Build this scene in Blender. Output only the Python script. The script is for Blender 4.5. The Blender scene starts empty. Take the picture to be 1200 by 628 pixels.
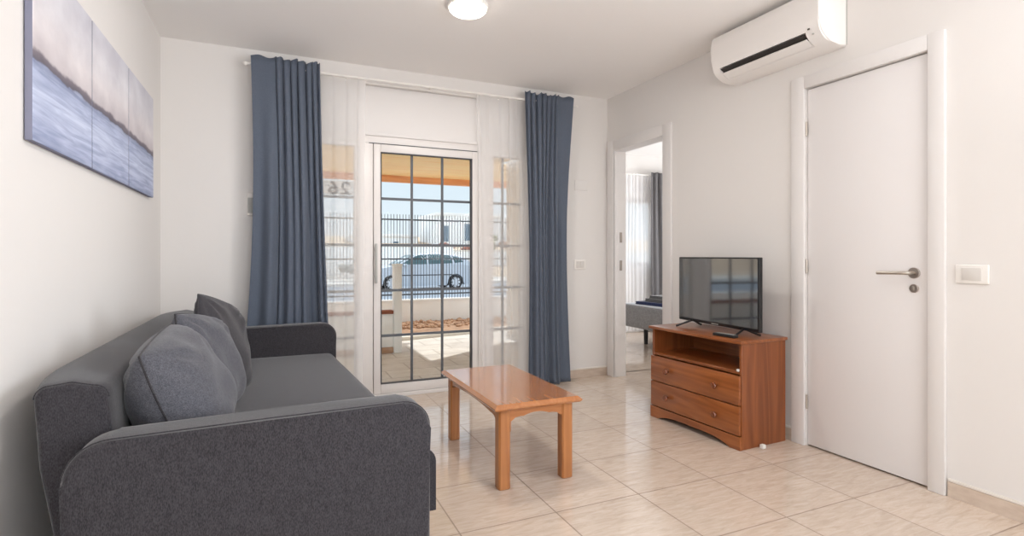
import bpy, bmesh, math, random
from mathutils import Vector, Matrix
random.seed(7)
PI = math.pi
SC = bpy.context.scene
COL = SC.collection
R = math.radians

# ------------------------------------------------------------------ materials
MATS = {}
def srgb(r, g, b):
    def f(c):
        c /= 255.0
        return c / 12.92 if c <= 0.04045 else ((c + 0.055) / 1.055) ** 2.4
    return (f(r), f(g), f(b), 1.0)

def new_mat(name):
    m = bpy.data.materials.new(name); m.use_nodes = True
    nt = m.node_tree; nt.nodes.clear()
    out = nt.nodes.new('ShaderNodeOutputMaterial')
    return m, nt, out

def N(nt, t, **kw):
    n = nt.nodes.new(t)
    for k, v in kw.items():
        if k in n.inputs: n.inputs[k].default_value = v
        else: setattr(n, k, v)
    return n

def mat(name, col, rough=0.6, metal=0.0, spec=0.5, var=0.0, vscale=(4, 4, 4), detail=4, bump=0.0, bscale=60.0, bstretch=(1, 1, 1), col2=None, coat=0.0):
    m, nt, out = new_mat(name)
    p = N(nt, 'ShaderNodeBsdfPrincipled', Roughness=rough, Metallic=metal)
    p.inputs['Specular IOR Level'].default_value = spec
    p.inputs['Base Color'].default_value = col
    if coat: p.inputs['Coat Weight'].default_value = coat; p.inputs['Coat Roughness'].default_value = 0.08
    nt.links.new(p.outputs[0], out.inputs[0])
    tc = N(nt, 'ShaderNodeTexCoord')
    if var or col2:
        mp = N(nt, 'ShaderNodeMapping'); mp.inputs['Scale'].default_value = vscale
        nt.links.new(tc.outputs['Object'], mp.inputs[0])
        nz = N(nt, 'ShaderNodeTexNoise', Scale=1.0, Detail=detail, Roughness=0.6)
        nt.links.new(mp.outputs[0], nz.inputs['Vector'])
        cr = N(nt, 'ShaderNodeValToRGB')
        cr.color_ramp.elements[0].position = 0.3; cr.color_ramp.elements[1].position = 0.7
        a = col2 if col2 else tuple(c * (1 - var) for c in col[:3]) + (1,)
        b = col if col2 else tuple(min(1, c * (1 + var)) for c in col[:3]) + (1,)
        cr.color_ramp.elements[0].color = a; cr.color_ramp.elements[1].color = b
        nt.links.new(nz.outputs[0], cr.inputs[0]); nt.links.new(cr.outputs[0], p.inputs['Base Color'])
    if bump:
        mp2 = N(nt, 'ShaderNodeMapping'); mp2.inputs['Scale'].default_value = bstretch
        nt.links.new(tc.outputs['Object'], mp2.inputs[0])
        n2 = N(nt, 'ShaderNodeTexNoise', Scale=bscale, Detail=3.0)
        nt.links.new(mp2.outputs[0], n2.inputs['Vector'])
        bp = N(nt, 'ShaderNodeBump', Strength=bump, Distance=0.01)
        nt.links.new(n2.outputs[0], bp.inputs['Height']); nt.links.new(bp.outputs[0], p.inputs['Normal'])
    MATS[name] = m
    return m

def wood(name, c_light, c_dark, axis='Y', rough=0.35, scale=1.0, coat=0.15):
    """varnished pine: long streaks along one object axis with slow rings across it"""
    m, nt, out = new_mat(name)
    p = N(nt, 'ShaderNodeBsdfPrincipled', Roughness=rough)
    p.inputs['Coat Weight'].default_value = coat; p.inputs['Coat Roughness'].default_value = 0.07
    nt.links.new(p.outputs[0], out.inputs[0])
    tc = N(nt, 'ShaderNodeTexCoord')
    s = {'X': (1.2, 30, 30), 'Y': (30, 1.2, 30), 'Z': (30, 30, 1.2)}[axis]
    mp = N(nt, 'ShaderNodeMapping'); mp.inputs['Scale'].default_value = tuple(v * scale for v in s)
    nt.links.new(tc.outputs['Object'], mp.inputs[0])
    n1 = N(nt, 'ShaderNodeTexNoise', Scale=1.0, Detail=5.0, Roughness=0.6, Distortion=0.6)
    nt.links.new(mp.outputs[0], n1.inputs['Vector'])
    s2 = {'X': (0.5, 7, 7), 'Y': (7, 0.5, 7), 'Z': (7, 7, 0.5)}[axis]
    mp2 = N(nt, 'ShaderNodeMapping'); mp2.inputs['Scale'].default_value = tuple(v * scale for v in s2)
    nt.links.new(tc.outputs['Object'], mp2.inputs[0])
    n2 = N(nt, 'ShaderNodeTexNoise', Scale=1.0, Detail=2.0, Distortion=1.2)
    nt.links.new(mp2.outputs[0], n2.inputs['Vector'])
    w = N(nt, 'ShaderNodeMath', operation='MULTIPLY'); w.inputs[1].default_value = 7.0
    nt.links.new(n2.outputs[0], w.inputs[0])
    fr = N(nt, 'ShaderNodeMath', operation='PINGPONG'); fr.inputs[1].default_value = 0.5
    nt.links.new(w.outputs[0], fr.inputs[0])
    mx = N(nt, 'ShaderNodeMath', operation='MULTIPLY_ADD'); mx.inputs[1].default_value = 0.55
    nt.links.new(fr.outputs[0], mx.inputs[0])
    hf = N(nt, 'ShaderNodeMath', operation='MULTIPLY'); hf.inputs[1].default_value = 0.75
    nt.links.new(n1.outputs[0], hf.inputs[0]); nt.links.new(hf.outputs[0], mx.inputs[2])
    cr = N(nt, 'ShaderNodeValToRGB')
    cr.color_ramp.elements[0].position = 0.25; cr.color_ramp.elements[1].position = 0.75
    cr.color_ramp.elements[0].color = c_light; cr.color_ramp.elements[1].color = c_dark
    nt.links.new(mx.outputs[0], cr.inputs[0]); nt.links.new(cr.outputs[0], p.inputs['Base Color'])
    MATS[name] = m
    return m

def fabric(name, c1, c2, scale=260, bump=0.35, rough=0.95, stretch=(1, 1, 1), sheen=0.25):
    m, nt, out = new_mat(name)
    p = N(nt, 'ShaderNodeBsdfPrincipled', Roughness=rough)
    p.inputs['Specular IOR Level'].default_value = 0.15
    p.inputs['Sheen Weight'].default_value = sheen; p.inputs['Sheen Roughness'].default_value = 0.4
    nt.links.new(p.outputs[0], out.inputs[0])
    tc = N(nt, 'ShaderNodeTexCoord')
    mp = N(nt, 'ShaderNodeMapping'); mp.inputs['Scale'].default_value = stretch
    nt.links.new(tc.outputs['Object'], mp.inputs[0])
    n1 = N(nt, 'ShaderNodeTexNoise', Scale=float(scale), Detail=2.0)
    n2 = N(nt, 'ShaderNodeTexNoise', Scale=float(scale) * 0.2, Detail=3.0)
    ad = N(nt, 'ShaderNodeMath', operation='MULTIPLY_ADD'); ad.inputs[1].default_value = 0.22
    nt.links.new(mp.outputs[0], n1.inputs['Vector']); nt.links.new(mp.outputs[0], n2.inputs['Vector'])
    nt.links.new(n2.outputs[0], ad.inputs[0])
    h = N(nt, 'ShaderNodeMath', operation='MULTIPLY'); h.inputs[1].default_value = 0.78
    nt.links.new(n1.outputs[0], h.inputs[0]); nt.links.new(h.outputs[0], ad.inputs[2])
    cr = N(nt, 'ShaderNodeValToRGB')
    cr.color_ramp.elements[0].position = 0.36; cr.color_ramp.elements[1].position = 0.64
    cr.color_ramp.elements[0].color = c1; cr.color_ramp.elements[1].color = c2
    nt.links.new(ad.outputs[0], cr.inputs[0]); nt.links.new(cr.outputs[0], p.inputs['Base Color'])
    bp = N(nt, 'ShaderNodeBump', Strength=bump, Distance=0.002)
    nt.links.new(ad.outputs[0], bp.inputs['Height']); nt.links.new(bp.outputs[0], p.inputs['Normal'])
    MATS[name] = m
    return m

def sheer(name, col, clear=0.45):
    m, nt, out = new_mat(name)
    t = N(nt, 'ShaderNodeBsdfTransparent')
    tr = N(nt, 'ShaderNodeBsdfTranslucent', Color=col)
    df = N(nt, 'ShaderNodeBsdfDiffuse', Color=col)
    m1 = N(nt, 'ShaderNodeMixShader', Fac=0.5); m2 = N(nt, 'ShaderNodeMixShader', Fac=1 - clear)
    nt.links.new(tr.outputs[0], m1.inputs[1]); nt.links.new(df.outputs[0], m1.inputs[2])
    nt.links.new(t.outputs[0], m2.inputs[1]); nt.links.new(m1.outputs[0], m2.inputs[2])
    nt.links.new(m2.outputs[0], out.inputs[0])
    MATS[name] = m
    return m

def glass(name, tint=(0.96, 0.98, 0.98, 1), refl=0.06):
    m, nt, out = new_mat(name)
    t = N(nt, 'ShaderNodeBsdfTransparent', Color=tint)
    g = N(nt, 'ShaderNodeBsdfGlossy', Roughness=0.02)
    fr = N(nt, 'ShaderNodeFresnel', IOR=1.16)
    mx = N(nt, 'ShaderNodeMixShader')
    nt.links.new(fr.outputs[0], mx.inputs[0]); nt.links.new(t.outputs[0], mx.inputs[1]); nt.links.new(g.outputs[0], mx.inputs[2])
    nt.links.new(mx.outputs[0], out.inputs[0])
    MATS[name] = m
    return m

def emit(name, col, strength):
    m, nt, out = new_mat(name)
    e = N(nt, 'ShaderNodeEmission', Color=col, Strength=strength)
    nt.links.new(e.outputs[0], out.inputs[0]); MATS[name] = m
    return m

TILE, TX0, TY0 = 0.425, 0.664, 2.412
def tile_floor(name):
    m, nt, out = new_mat(name)
    p = N(nt, 'ShaderNodeBsdfPrincipled'); p.inputs['Specular IOR Level'].default_value = 0.85
    nt.links.new(p.outputs[0], out.inputs[0])
    tc = N(nt, 'ShaderNodeTexCoord')
    mp = N(nt, 'ShaderNodeMapping'); mp.inputs['Location'].default_value = (-TX0 + 10 * TILE, -TY0 + 20 * TILE, 0)
    nt.links.new(tc.outputs['Object'], mp.inputs[0])
    br = N(nt, 'ShaderNodeTexBrick', offset=0.0, squash=1.0)
    for k, v in {'Scale': 1.0, 'Mortar Size': 0.0028, 'Mortar Smooth': 0.0, 'Bias': 0.0, 'Brick Width': TILE, 'Row Height': TILE,
                 'Color1': (0.92, 0.92, 0.92, 1), 'Color2': (1, 1, 1, 1), 'Mortar': (0.42, 0.37, 0.33, 1)}.items():
        br.inputs[k].default_value = v
    nt.links.new(mp.outputs[0], br.inputs['Vector'])
    # diagonal streaky travertine figure
    m2 = N(nt, 'ShaderNodeMapping'); m2.inputs['Rotation'].default_value = (0, 0, R(-28)); m2.inputs['Scale'].default_value = (9, 48, 1)
    nt.links.new(tc.outputs['Object'], m2.inputs[0])
    n1 = N(nt, 'ShaderNodeTexNoise', Scale=1.0, Detail=7.0, Roughness=0.65, Distortion=0.8)
    nt.links.new(m2.outputs[0], n1.inputs['Vector'])
    cr = N(nt, 'ShaderNodeValToRGB')
    e = cr.color_ramp.elements
    e[0].position = 0.28; e[0].color = srgb(194, 176, 158)
    e[1].position = 0.72; e[1].color = srgb(216, 202, 188)
    k = cr.color_ramp.elements.new(0.5); k.color = srgb(207, 190, 174)
    nt.links.new(n1.outputs[0], cr.inputs[0])
    mx = N(nt, 'ShaderNodeMix', data_type='RGBA', blend_type='MULTIPLY'); mx.inputs[0].default_value = 1.0
    nt.links.new(cr.outputs[0], mx.inputs[6]); nt.links.new(br.outputs['Color'], mx.inputs[7])
    nt.links.new(mx.outputs[2], p.inputs['Base Color'])
    rr = N(nt, 'ShaderNodeMapRange'); rr.inputs[3].default_value = 0.07; rr.inputs[4].default_value = 0.6
    nt.links.new(br.outputs['Fac'], rr.inputs[0])
    n3 = N(nt, 'ShaderNodeTexNoise', Scale=30.0, Detail=4.0)
    nt.links.new(tc.outputs['Object'], n3.inputs['Vector'])
    ra = N(nt, 'ShaderNodeMath', operation='MULTIPLY_ADD'); ra.inputs[1].default_value = 0.07
    nt.links.new(n3.outputs[0], ra.inputs[0]); nt.links.new(rr.outputs[0], ra.inputs[2])
    nt.links.new(ra.outputs[0], p.inputs['Roughness'])
    bp = N(nt, 'ShaderNodeBump', Strength=0.25, Distance=0.002, invert=True)
    nt.links.new(br.outputs['Fac'], bp.inputs['Height']); nt.links.new(bp.outputs[0], p.inputs['Normal'])
    MATS[name] = m
    return m

def paved(name, c1, c2, mortar, w, h, off=0.5):
    m, nt, out = new_mat(name)
    p = N(nt, 'ShaderNodeBsdfPrincipled', Roughness=0.85)
    nt.links.new(p.outputs[0], out.inputs[0])
    tc = N(nt, 'ShaderNodeTexCoord')
    br = N(nt, 'ShaderNodeTexBrick', offset=off)
    for k, v in {'Scale': 1.0, 'Mortar Size': 0.008, 'Brick Width': w, 'Row Height': h, 'Color1': c1, 'Color2': c2, 'Mortar': mortar}.items():
        br.inputs[k].default_value = v
    nt.links.new(tc.outputs['Object'], br.inputs['Vector'])
    n = N(nt, 'ShaderNodeTexNoise', Scale=3.0, Detail=8.0, Roughness=0.7)
    nt.links.new(tc.outputs['Object'], n.inputs['Vector'])
    cr = N(nt, 'ShaderNodeValToRGB'); cr.color_ramp.elements[0].position = 0.3; cr.color_ramp.elements[1].position = 0.7
    cr.color_ramp.elements[0].color = (0.72, 0.70, 0.68, 1); cr.color_ramp.elements[1].color = (1, 1, 1, 1)
    nt.links.new(n.outputs[0], cr.inputs[0])
    mx = N(nt, 'ShaderNodeMix', data_type='RGBA', blend_type='MULTIPLY'); mx.inputs[0].default_value = 1.0
    nt.links.new(br.outputs['Color'], mx.inputs[6]); nt.links.new(cr.outputs[0], mx.inputs[7])
    nt.links.new(mx.outputs[2], p.inputs['Base Color'])
    MATS[name] = m
    return m

def seascape(name, side=False):
    """hazy watercolour sea with a far headland; painted on the canvas in its own object space (Y along the wall, Z up)"""
    m, nt, out = new_mat(name)
    p = N(nt, 'ShaderNodeBsdfPrincipled', Roughness=0.7)
    p.inputs['Specular IOR Level'].default_value = 0.3
    nt.links.new(p.outputs[0], out.inputs[0])
    gm = N(nt, 'ShaderNodeNewGeometry')
    sp = N(nt, 'ShaderNodeSeparateXYZ'); nt.links.new(gm.outputs['Position'], sp.inputs[0])
    # wobble of the shoreline
    mp = N(nt, 'ShaderNodeMapping'); mp.inputs['Scale'].default_value = (0, 9, 14)
    nt.links.new(gm.outputs['Position'], mp.inputs[0])
    nz = N(nt, 'ShaderNodeTexNoise', Scale=1.0, Detail=6.0); nt.links.new(mp.outputs[0], nz.inputs['Vector'])
    wz = N(nt, 'ShaderNodeMath', operation='MULTIPLY_ADD'); wz.inputs[1].default_value = 0.045
    nt.links.new(nz.outputs[0], wz.inputs[0]); nt.links.new(sp.outputs[2], wz.inputs[2])
    nm = N(nt, 'ShaderNodeMapRange'); nm.inputs[1].default_value = 1.42; nm.inputs[2].default_value = 2.0
    nt.links.new(wz.outputs[0], nm.inputs[0])
    cr = N(nt, 'ShaderNodeValToRGB'); el = cr.color_ramp.elements
    stops = [(0.0, (143, 151, 177)), (0.10, (177, 185, 209)), (0.28, (197, 205, 226)), (0.40, (176, 185, 209)), (0.452, (153, 161, 185)),
             (0.462, (108, 105, 116)), (0.495, (128, 121, 129)), (0.515, (201, 195, 198)), (0.64, (221, 217, 219)), (0.82, (220, 220, 225)), (1.0, (207, 208, 216))]
    el[0].position = stops[0][0]; el[0].color = srgb(*stops[0][1]); el[1].position = 1.0; el[1].color = srgb(*stops[-1][1])
    for q, c in stops[1:-1]:
        z = el.new(q); z.color = srgb(*c)
    nt.links.new(nm.outputs[0], cr.inputs[0])
    # long wave streaks below the horizon, soft cloud blotches above
    m2 = N(nt, 'ShaderNodeMapping'); m2.inputs['Scale'].default_value = (0, 3.5, 55)
    nt.links.new(gm.outputs['Position'], m2.inputs[0])
    n2 = N(nt, 'ShaderNodeTexNoise', Scale=1.0, Detail=5.0, Distortion=0.8); nt.links.new(m2.outputs[0], n2.inputs['Vector'])
    c2 = N(nt, 'ShaderNodeValToRGB'); c2.color_ramp.elements[0].position = 0.35; c2.color_ramp.elements[1].position = 0.65
    c2.color_ramp.elements[0].color = (0.70, 0.73, 0.82, 1); c2.color_ramp.elements[1].color = (1.12, 1.12, 1.12, 1)
    nt.links.new(n2.outputs[0], c2.inputs[0])
    m3 = N(nt, 'ShaderNodeMapping'); m3.inputs['Scale'].default_value = (0, 5, 6)
    nt.links.new(gm.outputs['Position'], m3.inputs[0])
    n3 = N(nt, 'ShaderNodeTexNoise', Scale=1.0, Detail=6.0); nt.links.new(m3.outputs[0], n3.inputs['Vector'])
    c3 = N(nt, 'ShaderNodeValToRGB'); c3.color_ramp.elements[0].position = 0.35; c3.color_ramp.elements[1].position = 0.68
    c3.color_ramp.elements[0].color = (0.86, 0.84, 0.86, 1); c3.color_ramp.elements[1].color = (1.06, 1.05, 1.05, 1)
    nt.links.new(n3.outputs[0], c3.inputs[0])
    ab = N(nt, 'ShaderNodeMath', operation='GREATER_THAN'); ab.inputs[1].default_value = 0.46
    nt.links.new(nm.outputs[0], ab.inputs[0])
    sel = N(nt, 'ShaderNodeMix', data_type='RGBA'); nt.links.new(ab.outputs[0], sel.inputs[0])
    nt.links.new(c2.outputs[0], sel.inputs[6]); nt.links.new(c3.outputs[0], sel.inputs[7])
    mx = N(nt, 'ShaderNodeMix', data_type='RGBA', blend_type='MULTIPLY'); mx.inputs[0].default_value = 1.0
    nt.links.new(cr.outputs[0], mx.inputs[6]); nt.links.new(sel.outputs[2], mx.inputs[7])
    nt.links.new(mx.outputs[2], p.inputs['Base Color'])
    MATS[name] = m
    return m

WALL = mat('wall_paint', srgb(228, 225, 222), 0.85, spec=0.25, bump=0.04, bscale=25)
CEIL = mat('ceiling_paint', srgb(244, 242, 240), 0.9, spec=0.2)
TRIM = mat('white_lacquer', srgb(226, 223, 221), 0.5, spec=0.3)
DOORW = mat('door_lacquer', srgb(229, 226, 225), 0.55, spec=0.3)
ALU = mat('white_aluminium', srgb(224, 220, 217), 0.35, spec=0.5)
GASKGAP = mat('dark_gasket_and_gap', srgb(70, 70, 74), 0.6)  # rubber seals, and the dark colour put into the door gaps
MUNT = mat('grey_glazing_bar', srgb(84, 88, 94), 0.45)
FLOOR = tile_floor('glazed_tile')
SKIRT = mat('skirting_tile', srgb(214, 199, 184), 0.3, col2=srgb(198, 180, 164), vscale=(12, 12, 40))
SKTOP = mat('skirting_cap', srgb(234, 229, 222), 0.6)
SOFA = fabric('sofa_weave', srgb(44, 42, 45), srgb(68, 66, 70), 420, 0.5, stretch=(1, 1, 0.38), sheen=0.3)
SOFAP = fabric('sofa_piping', srgb(44, 42, 45), srgb(70, 68, 71), 300, 0.2)
CUSH = fabric('cushion_weave', srgb(64, 64, 70), srgb(102, 103, 110), 420, 0.4, sheen=0.25)
CUSHD = fabric('cushion_dark_weave', srgb(50, 49, 52), srgb(76, 74, 78), 420, 0.4)
CURT = fabric('blue_curtain_cloth', srgb(88, 95, 108), srgb(98, 107, 121), 500, 0.15, 0.8, sheen=0.15)
GCURT = fabric('grey_curtain_cloth', srgb(98, 96, 97), srgb(112, 110, 111), 500, 0.15, 0.85)
SHEER = sheer('sheer_voile', (0.97, 0.965, 0.96, 1), 0.50)
SHEER2 = sheer('bedroom_voile', (0.95, 0.95, 0.96, 1), 0.3)
GLASS = glass('clear_glass')
CARGL = mat('car_glass', srgb(78, 106, 112), 0.12, spec=0.35)
TABW = wood('table_pine_long', srgb(180, 120, 74), srgb(162, 102, 58), 'Y', 0.2, coat=0.8)
TABV = wood('table_pine_upright', srgb(188, 128, 78), srgb(154, 96, 52), 'Z', 0.35)
TABX = wood('table_pine_cross', srgb(190, 128, 78), srgb(158, 98, 54), 'X', 0.35)
CABY = wood('cabinet_pine_long', srgb(162, 96, 50), srgb(126, 68, 30), 'Y', 0.3, coat=0.3)
CABZ = wood('cabinet_pine_upright', srgb(150, 86, 44), srgb(112, 58, 26), 'Z', 0.35, 0.8)
KNOB = wood('cabinet_knob_wood', srgb(132, 72, 40), srgb(98, 48, 24), 'Y', 0.25, coat=0.5)
BLACK = mat('black_plastic', srgb(22, 22, 24), 0.35)
SCREEN = mat('tv_screen', srgb(34, 37, 42), 0.06, spec=0.5)
SCREEN.node_tree.nodes['Principled BSDF'].inputs['IOR'].default_value = 2.6
STEEL = mat('brushed_steel', srgb(190, 182, 172), 0.28, metal=1.0)
STEELD = mat('satin_lock_steel', srgb(170, 160, 152), 0.35, metal=1.0)
ACW = mat('aircon_white', srgb(238, 235, 232), 0.35)
ACD = mat('aircon_dark', srgb(58, 54, 52), 0.6)
PLAST = mat('white_plastic', srgb(236, 233, 228), 0.4)
ROCK = mat('switch_rocker', srgb(214, 210, 205), 0.4)
PLASTG = mat('grey_plastic', srgb(176, 176, 172), 0.5)
LAMP = emit('lamp_glow', (1.0, 0.93, 0.82, 1), 7.0)
BEDF = fabric('bed_cover_cloth', srgb(108, 107, 108), srgb(140, 139, 140), 160, 0.3)
BEDT = fabric('bed_sheet_cloth', srgb(176, 180, 188), srgb(192, 196, 203), 200, 0.1)
NAVY = fabric('navy_towel_cloth', srgb(36, 44, 74), srgb(54, 62, 96), 220, 0.4)
TGREY = fabric('grey_towel_cloth', srgb(84, 84, 86), srgb(108, 107, 108), 220, 0.4)
# outdoors
TERR = paved('terrace_paving', srgb(224, 221, 217), srgb(214, 210, 207), srgb(190, 186, 182), 0.5, 0.33)
ROAD = mat('asphalt', srgb(128, 138, 150), 0.9, var=0.12, vscale=(3, 3, 3))
PAVE = mat('pavement_concrete', srgb(206, 204, 200), 0.9, var=0.08)
RENDER = mat('white_render', srgb(240, 242, 243), 0.9, var=0.04, vscale=(2, 2, 2))
STONE = mat('rubble_stone', srgb(206, 172, 144), 0.9, col2=srgb(164, 128, 102), vscale=(6, 6, 6))
KERB = mat('kerb_stone', srgb(226, 222, 214), 0.9)
TERRA = mat('terracotta_cap', srgb(150, 92, 70), 0.8)
PERG = wood('pergola_pine', srgb(255, 232, 176), srgb(254, 210, 140), 'X', 0.5, 0.5, coat=0.05)
PERGB = wood('pergola_beam_pine', srgb(242, 176, 116), srgb(220, 146, 92), 'X', 0.5, 0.5, coat=0.05)
IRON = mat('fence_iron', srgb(66, 72, 80), 0.5)
CAR = mat('silver_car_paint', srgb(196, 205, 216), 0.3, metal=0.05, spec=0.6, coat=0.4)
TYRE = mat('tyre_rubber', srgb(38, 40, 44), 0.8)
HUB = mat('hubcap_silver', srgb(216, 220, 226), 0.35)
REDL = mat('red_lamp_lens', srgb(206, 50, 54), 0.25)
DARKW = mat('dark_window', srgb(110, 132, 150), 0.2)
EARTH = mat('dry_hillside', srgb(190, 170, 148), 0.95, var=0.15, vscale=(0.6, 0.6, 0.6))
LEAF = mat('leaf_green', srgb(132, 146, 104), 0.8, var=0.25, vscale=(5, 5, 5))
LEAFR = mat('rusty_foliage', srgb(150, 100, 84), 0.85, var=0.25, vscale=(5, 5, 5))
BARK = mat('bark', srgb(120, 104, 90), 0.9)
SEA = seascape('seascape_print')
SEAE = mat('canvas_edge_dark', srgb(126, 127, 146), 0.8, var=.1)  # canvas sides set darker and bluer than the printed front
SIGNB = sheer('house_number_film', (.95, .95, .96, 1), 0.25)
SIGNG = mat('house_number_grey', srgb(62, 64, 70), 0.5)

# ------------------------------------------------------------------ geometry helpers
class MB:
    def __init__(s): s.bm = bmesh.new()
    def box(s, x0, x1, y0, y1, z0, z1, bevel=0.0, seg=2, rot=None, piv=None):
        r = bmesh.ops.create_cube(s.bm, size=1.0)
        vs = r['verts']
        c = Vector(((x0 + x1) / 2, (y0 + y1) / 2, (z0 + z1) / 2)); d = Vector((x1 - x0, y1 - y0, z1 - z0))
        for v in vs: v.co = Vector((v.co.x * d.x, v.co.y * d.y, v.co.z * d.z)) + c
        if bevel:
            es = list({e for v in vs for e in v.link_edges})
            b = bmesh.ops.bevel(s.bm, geom=es, offset=min(bevel, min(d) * 0.499), segments=seg, profile=0.5, affect='EDGES')
            vs = list({v for f in b['faces'] for v in f.verts} | {v for v in vs if v.is_valid})
        if rot is not None:
            p = piv if piv is not None else c
            for v in vs: v.co = rot @ (v.co - p) + p
        return s
    def prism(s, pts, axis, a0, a1, taper=None):
        """polygon pts (two coords) extruded along an axis from a0 to a1"""
        def mk(p, a, k):
            q = list(p)
            if taper and k: q = [taper[0][i] + (q[i] - taper[0][i]) * taper[1][i] for i in (0, 1)]
            return {'X': (a, q[0], q[1]), 'Y': (q[0], a, q[1]), 'Z': (q[0], q[1], a)}[axis]
        A = [s.bm.verts.new(mk(p, a0, 0)) for p in pts]; B = [s.bm.verts.new(mk(p, a1, 1)) for p in pts]
        n = len(pts)
        s.bm.faces.new(A[::-1]); s.bm.faces.new(B)
        for i in range(n): s.bm.faces.new((A[i], A[(i + 1) % n], B[(i + 1) % n], B[i]))
        return s
    def lathe(s, prof, c, axis='Z', seg=24):
        c = Vector(c); rings = []
        for r, h in prof:
            ring = []
            for k in range(seg):
                a = 2 * PI * k / seg
                q = {'Z': (r * math.cos(a), r * math.sin(a), h), 'X': (h, r * math.cos(a), r * math.sin(a)), 'Y': (r * math.sin(a), h, r * math.cos(a))}[axis]
                ring.append(s.bm.verts.new(c + Vector(q)))
            rings.append(ring)
        for a, b in zip(rings, rings[1:]):
            for k in range(seg): s.bm.faces.new((a[k], a[(k + 1) % seg], b[(k + 1) % seg], b[k]))
        s.bm.faces.new(rings[0][::-1]); s.bm.faces.new(rings[-1])
        return s
    def tube(s, pts, r, seg=10, closed=False):
        P = [Vector(p) for p in pts]; n = len(P); rings = []
        up = Vector((0, 0, 1)); prev = None
        for i in range(n):
            if closed: t = (P[(i + 1) % n] - P[i - 1])
            else: t = P[min(i + 1, n - 1)] - P[max(i - 1, 0)]
            t.normalize()
            ref = prev if prev is not None else (up if abs(t.z) < 0.9 else Vector((1, 0, 0)))
            u = (ref - t * ref.dot(t)).normalized(); w = t.cross(u); prev = u
            rings.append([s.bm.verts.new(P[i] + (u * math.cos(2 * PI * k / seg) + w * math.sin(2 * PI * k / seg)) * (r[i] if isinstance(r, list) else r)) for k in range(seg)])
        pairs = list(zip(rings, rings[1:])) + ([(rings[-1], rings[0])] if closed else [])
        for a, b in pairs:
            for k in range(seg): s.bm.faces.new((a[k], a[(k + 1) % seg], b[(k + 1) % seg], b[k]))
        if not closed: s.bm.faces.new(rings[0][::-1]); s.bm.faces.new(rings[-1])
        return s
    def grid(s, fn, nu, nv):
        V = [[s.bm.verts.new(fn(i / nu, j / nv)) for j in range(nv + 1)] for i in range(nu + 1)]
        for i in range(nu):
            for j in range(nv): s.bm.faces.new((V[i][j], V[i + 1][j], V[i + 1][j + 1], V[i][j + 1]))
        return s
    def blob(s, c, r, seed, rough=0.25, sub=2):
        rn = random.Random(seed)
        q = bmesh.ops.create_icosphere(s.bm, subdivisions=sub, radius=1.0)
        for v in q['verts']:
            k = 1 + rn.uniform(-rough, rough)
            v.co = Vector(c) + Vector((v.co.x * r[0] * k, v.co.y * r[1] * k, v.co.z * r[2] * k))
        return s
    def build(s, name, m, parent=None, smooth=True, solid=0.0, sub=0, angle=40):
        bmesh.ops.remove_doubles(s.bm, verts=s.bm.verts, dist=1e-6)
        bmesh.ops.recalc_face_normals(s.bm, faces=s.bm.faces)
        if smooth:
            for f in s.bm.faces: f.smooth = True
            for e in s.bm.edges:
                if len(e.link_faces) == 2 and e.calc_face_angle(0) > R(angle): e.smooth = False
        me = bpy.data.meshes.new(name); s.bm.to_mesh(me); s.bm.free()
        me.materials.append(m)
        o = bpy.data.objects.new(name, me); COL.objects.link(o)
        if parent: o.parent = parent
        if solid:
            md = o.modifiers.new('thickness', 'SOLIDIFY'); md.thickness = solid; md.offset = 0
        if sub:
            md = o.modifiers.new('smooth', 'SUBSURF'); md.levels = sub; md.render_levels = sub
        return o

def tag(o, label, cat, group=None, kind=None):
    o['label'] = label; o['category'] = cat
    if group: o['group'] = group
    if kind: o['kind'] = kind
    return o
def thing(name, label, cat, loc=(0, 0, 0), rz=0.0, group=None, kind=None):
    o = bpy.data.objects.new(name, None); COL.objects.link(o); o.empty_display_size = 0.1
    o.location = loc; o.rotation_euler = (0, 0, rz)
    return tag(o, label, cat, group, kind)
def struct(name, label, cat, mb, m, **kw):
    return tag(mb.build(name, m, **kw), label, cat, kind='structure')
def part(o, label): o['label'] = label; return o

# ------------------------------------------------------------------ the room
XR, YB, XL, H = 2.776, 4.10, -0.665, 2.497
YR = -2.6                       # wall behind the viewer
T = 0.10
OX0, OX1, OZ = 0.20, 2.02, 2.36  # opening for the glazed front in the end wall
HY0, HY1, HZ = 3.31, 3.99, 2.02  # bedroom doorway in the right wall
DY0, DY1, DZ = 1.478, 2.107, 2.028  # closed door in the right wall

f = MB().box(XL - .2, 6.6, YR - .2, YB + 0.02, -0.12, 0).box(XR + .09, 6.6, YB, 6.3, -0.12, 0)
struct('floor', 'glossy beige stone-look tile floor running through both rooms', 'floor', f, FLOOR, smooth=False)
struct('ceiling', 'plain white plastered ceiling', 'ceiling', MB().box(XL - .2, 6.6, YR - .2, 4.32, H, H + .25).box(XR, 6.6, 4.30, 6.4, H, H + .25), CEIL, smooth=False)
struct('wall_left', 'plain white wall behind the sofa with three canvases', 'wall', MB().box(XL - .2, XL, YR - .2, YB + .22, 0, H), WALL, smooth=False)
b = MB().box(XL, OX0, YB, YB + .22, 0, H).box(OX1, XR + T, YB, YB + .22, 0, H).box(OX0, OX1, YB, YB + .22, OZ, H)
struct('wall_back', 'white end wall around the glazed terrace front', 'wall', b, WALL, smooth=False)
b = MB().box(XR, XR + T, HY1, YB, 0, H).box(XR, XR + T, HY0, HY1, HZ, H).box(XR, XR + T, DY1, HY0, 0, H) \
    .box(XR, XR + T, DY0, DY1, DZ, H).box(XR, XR + T, .85, DY0, 0, H).box(XR, XR + T, YR - .2, -1.6, 0, H).box(XR, XR + T, -1.6, .85, 0, .85).box(XR, XR + T, -1.6, .85, 2.25, H)
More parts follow.
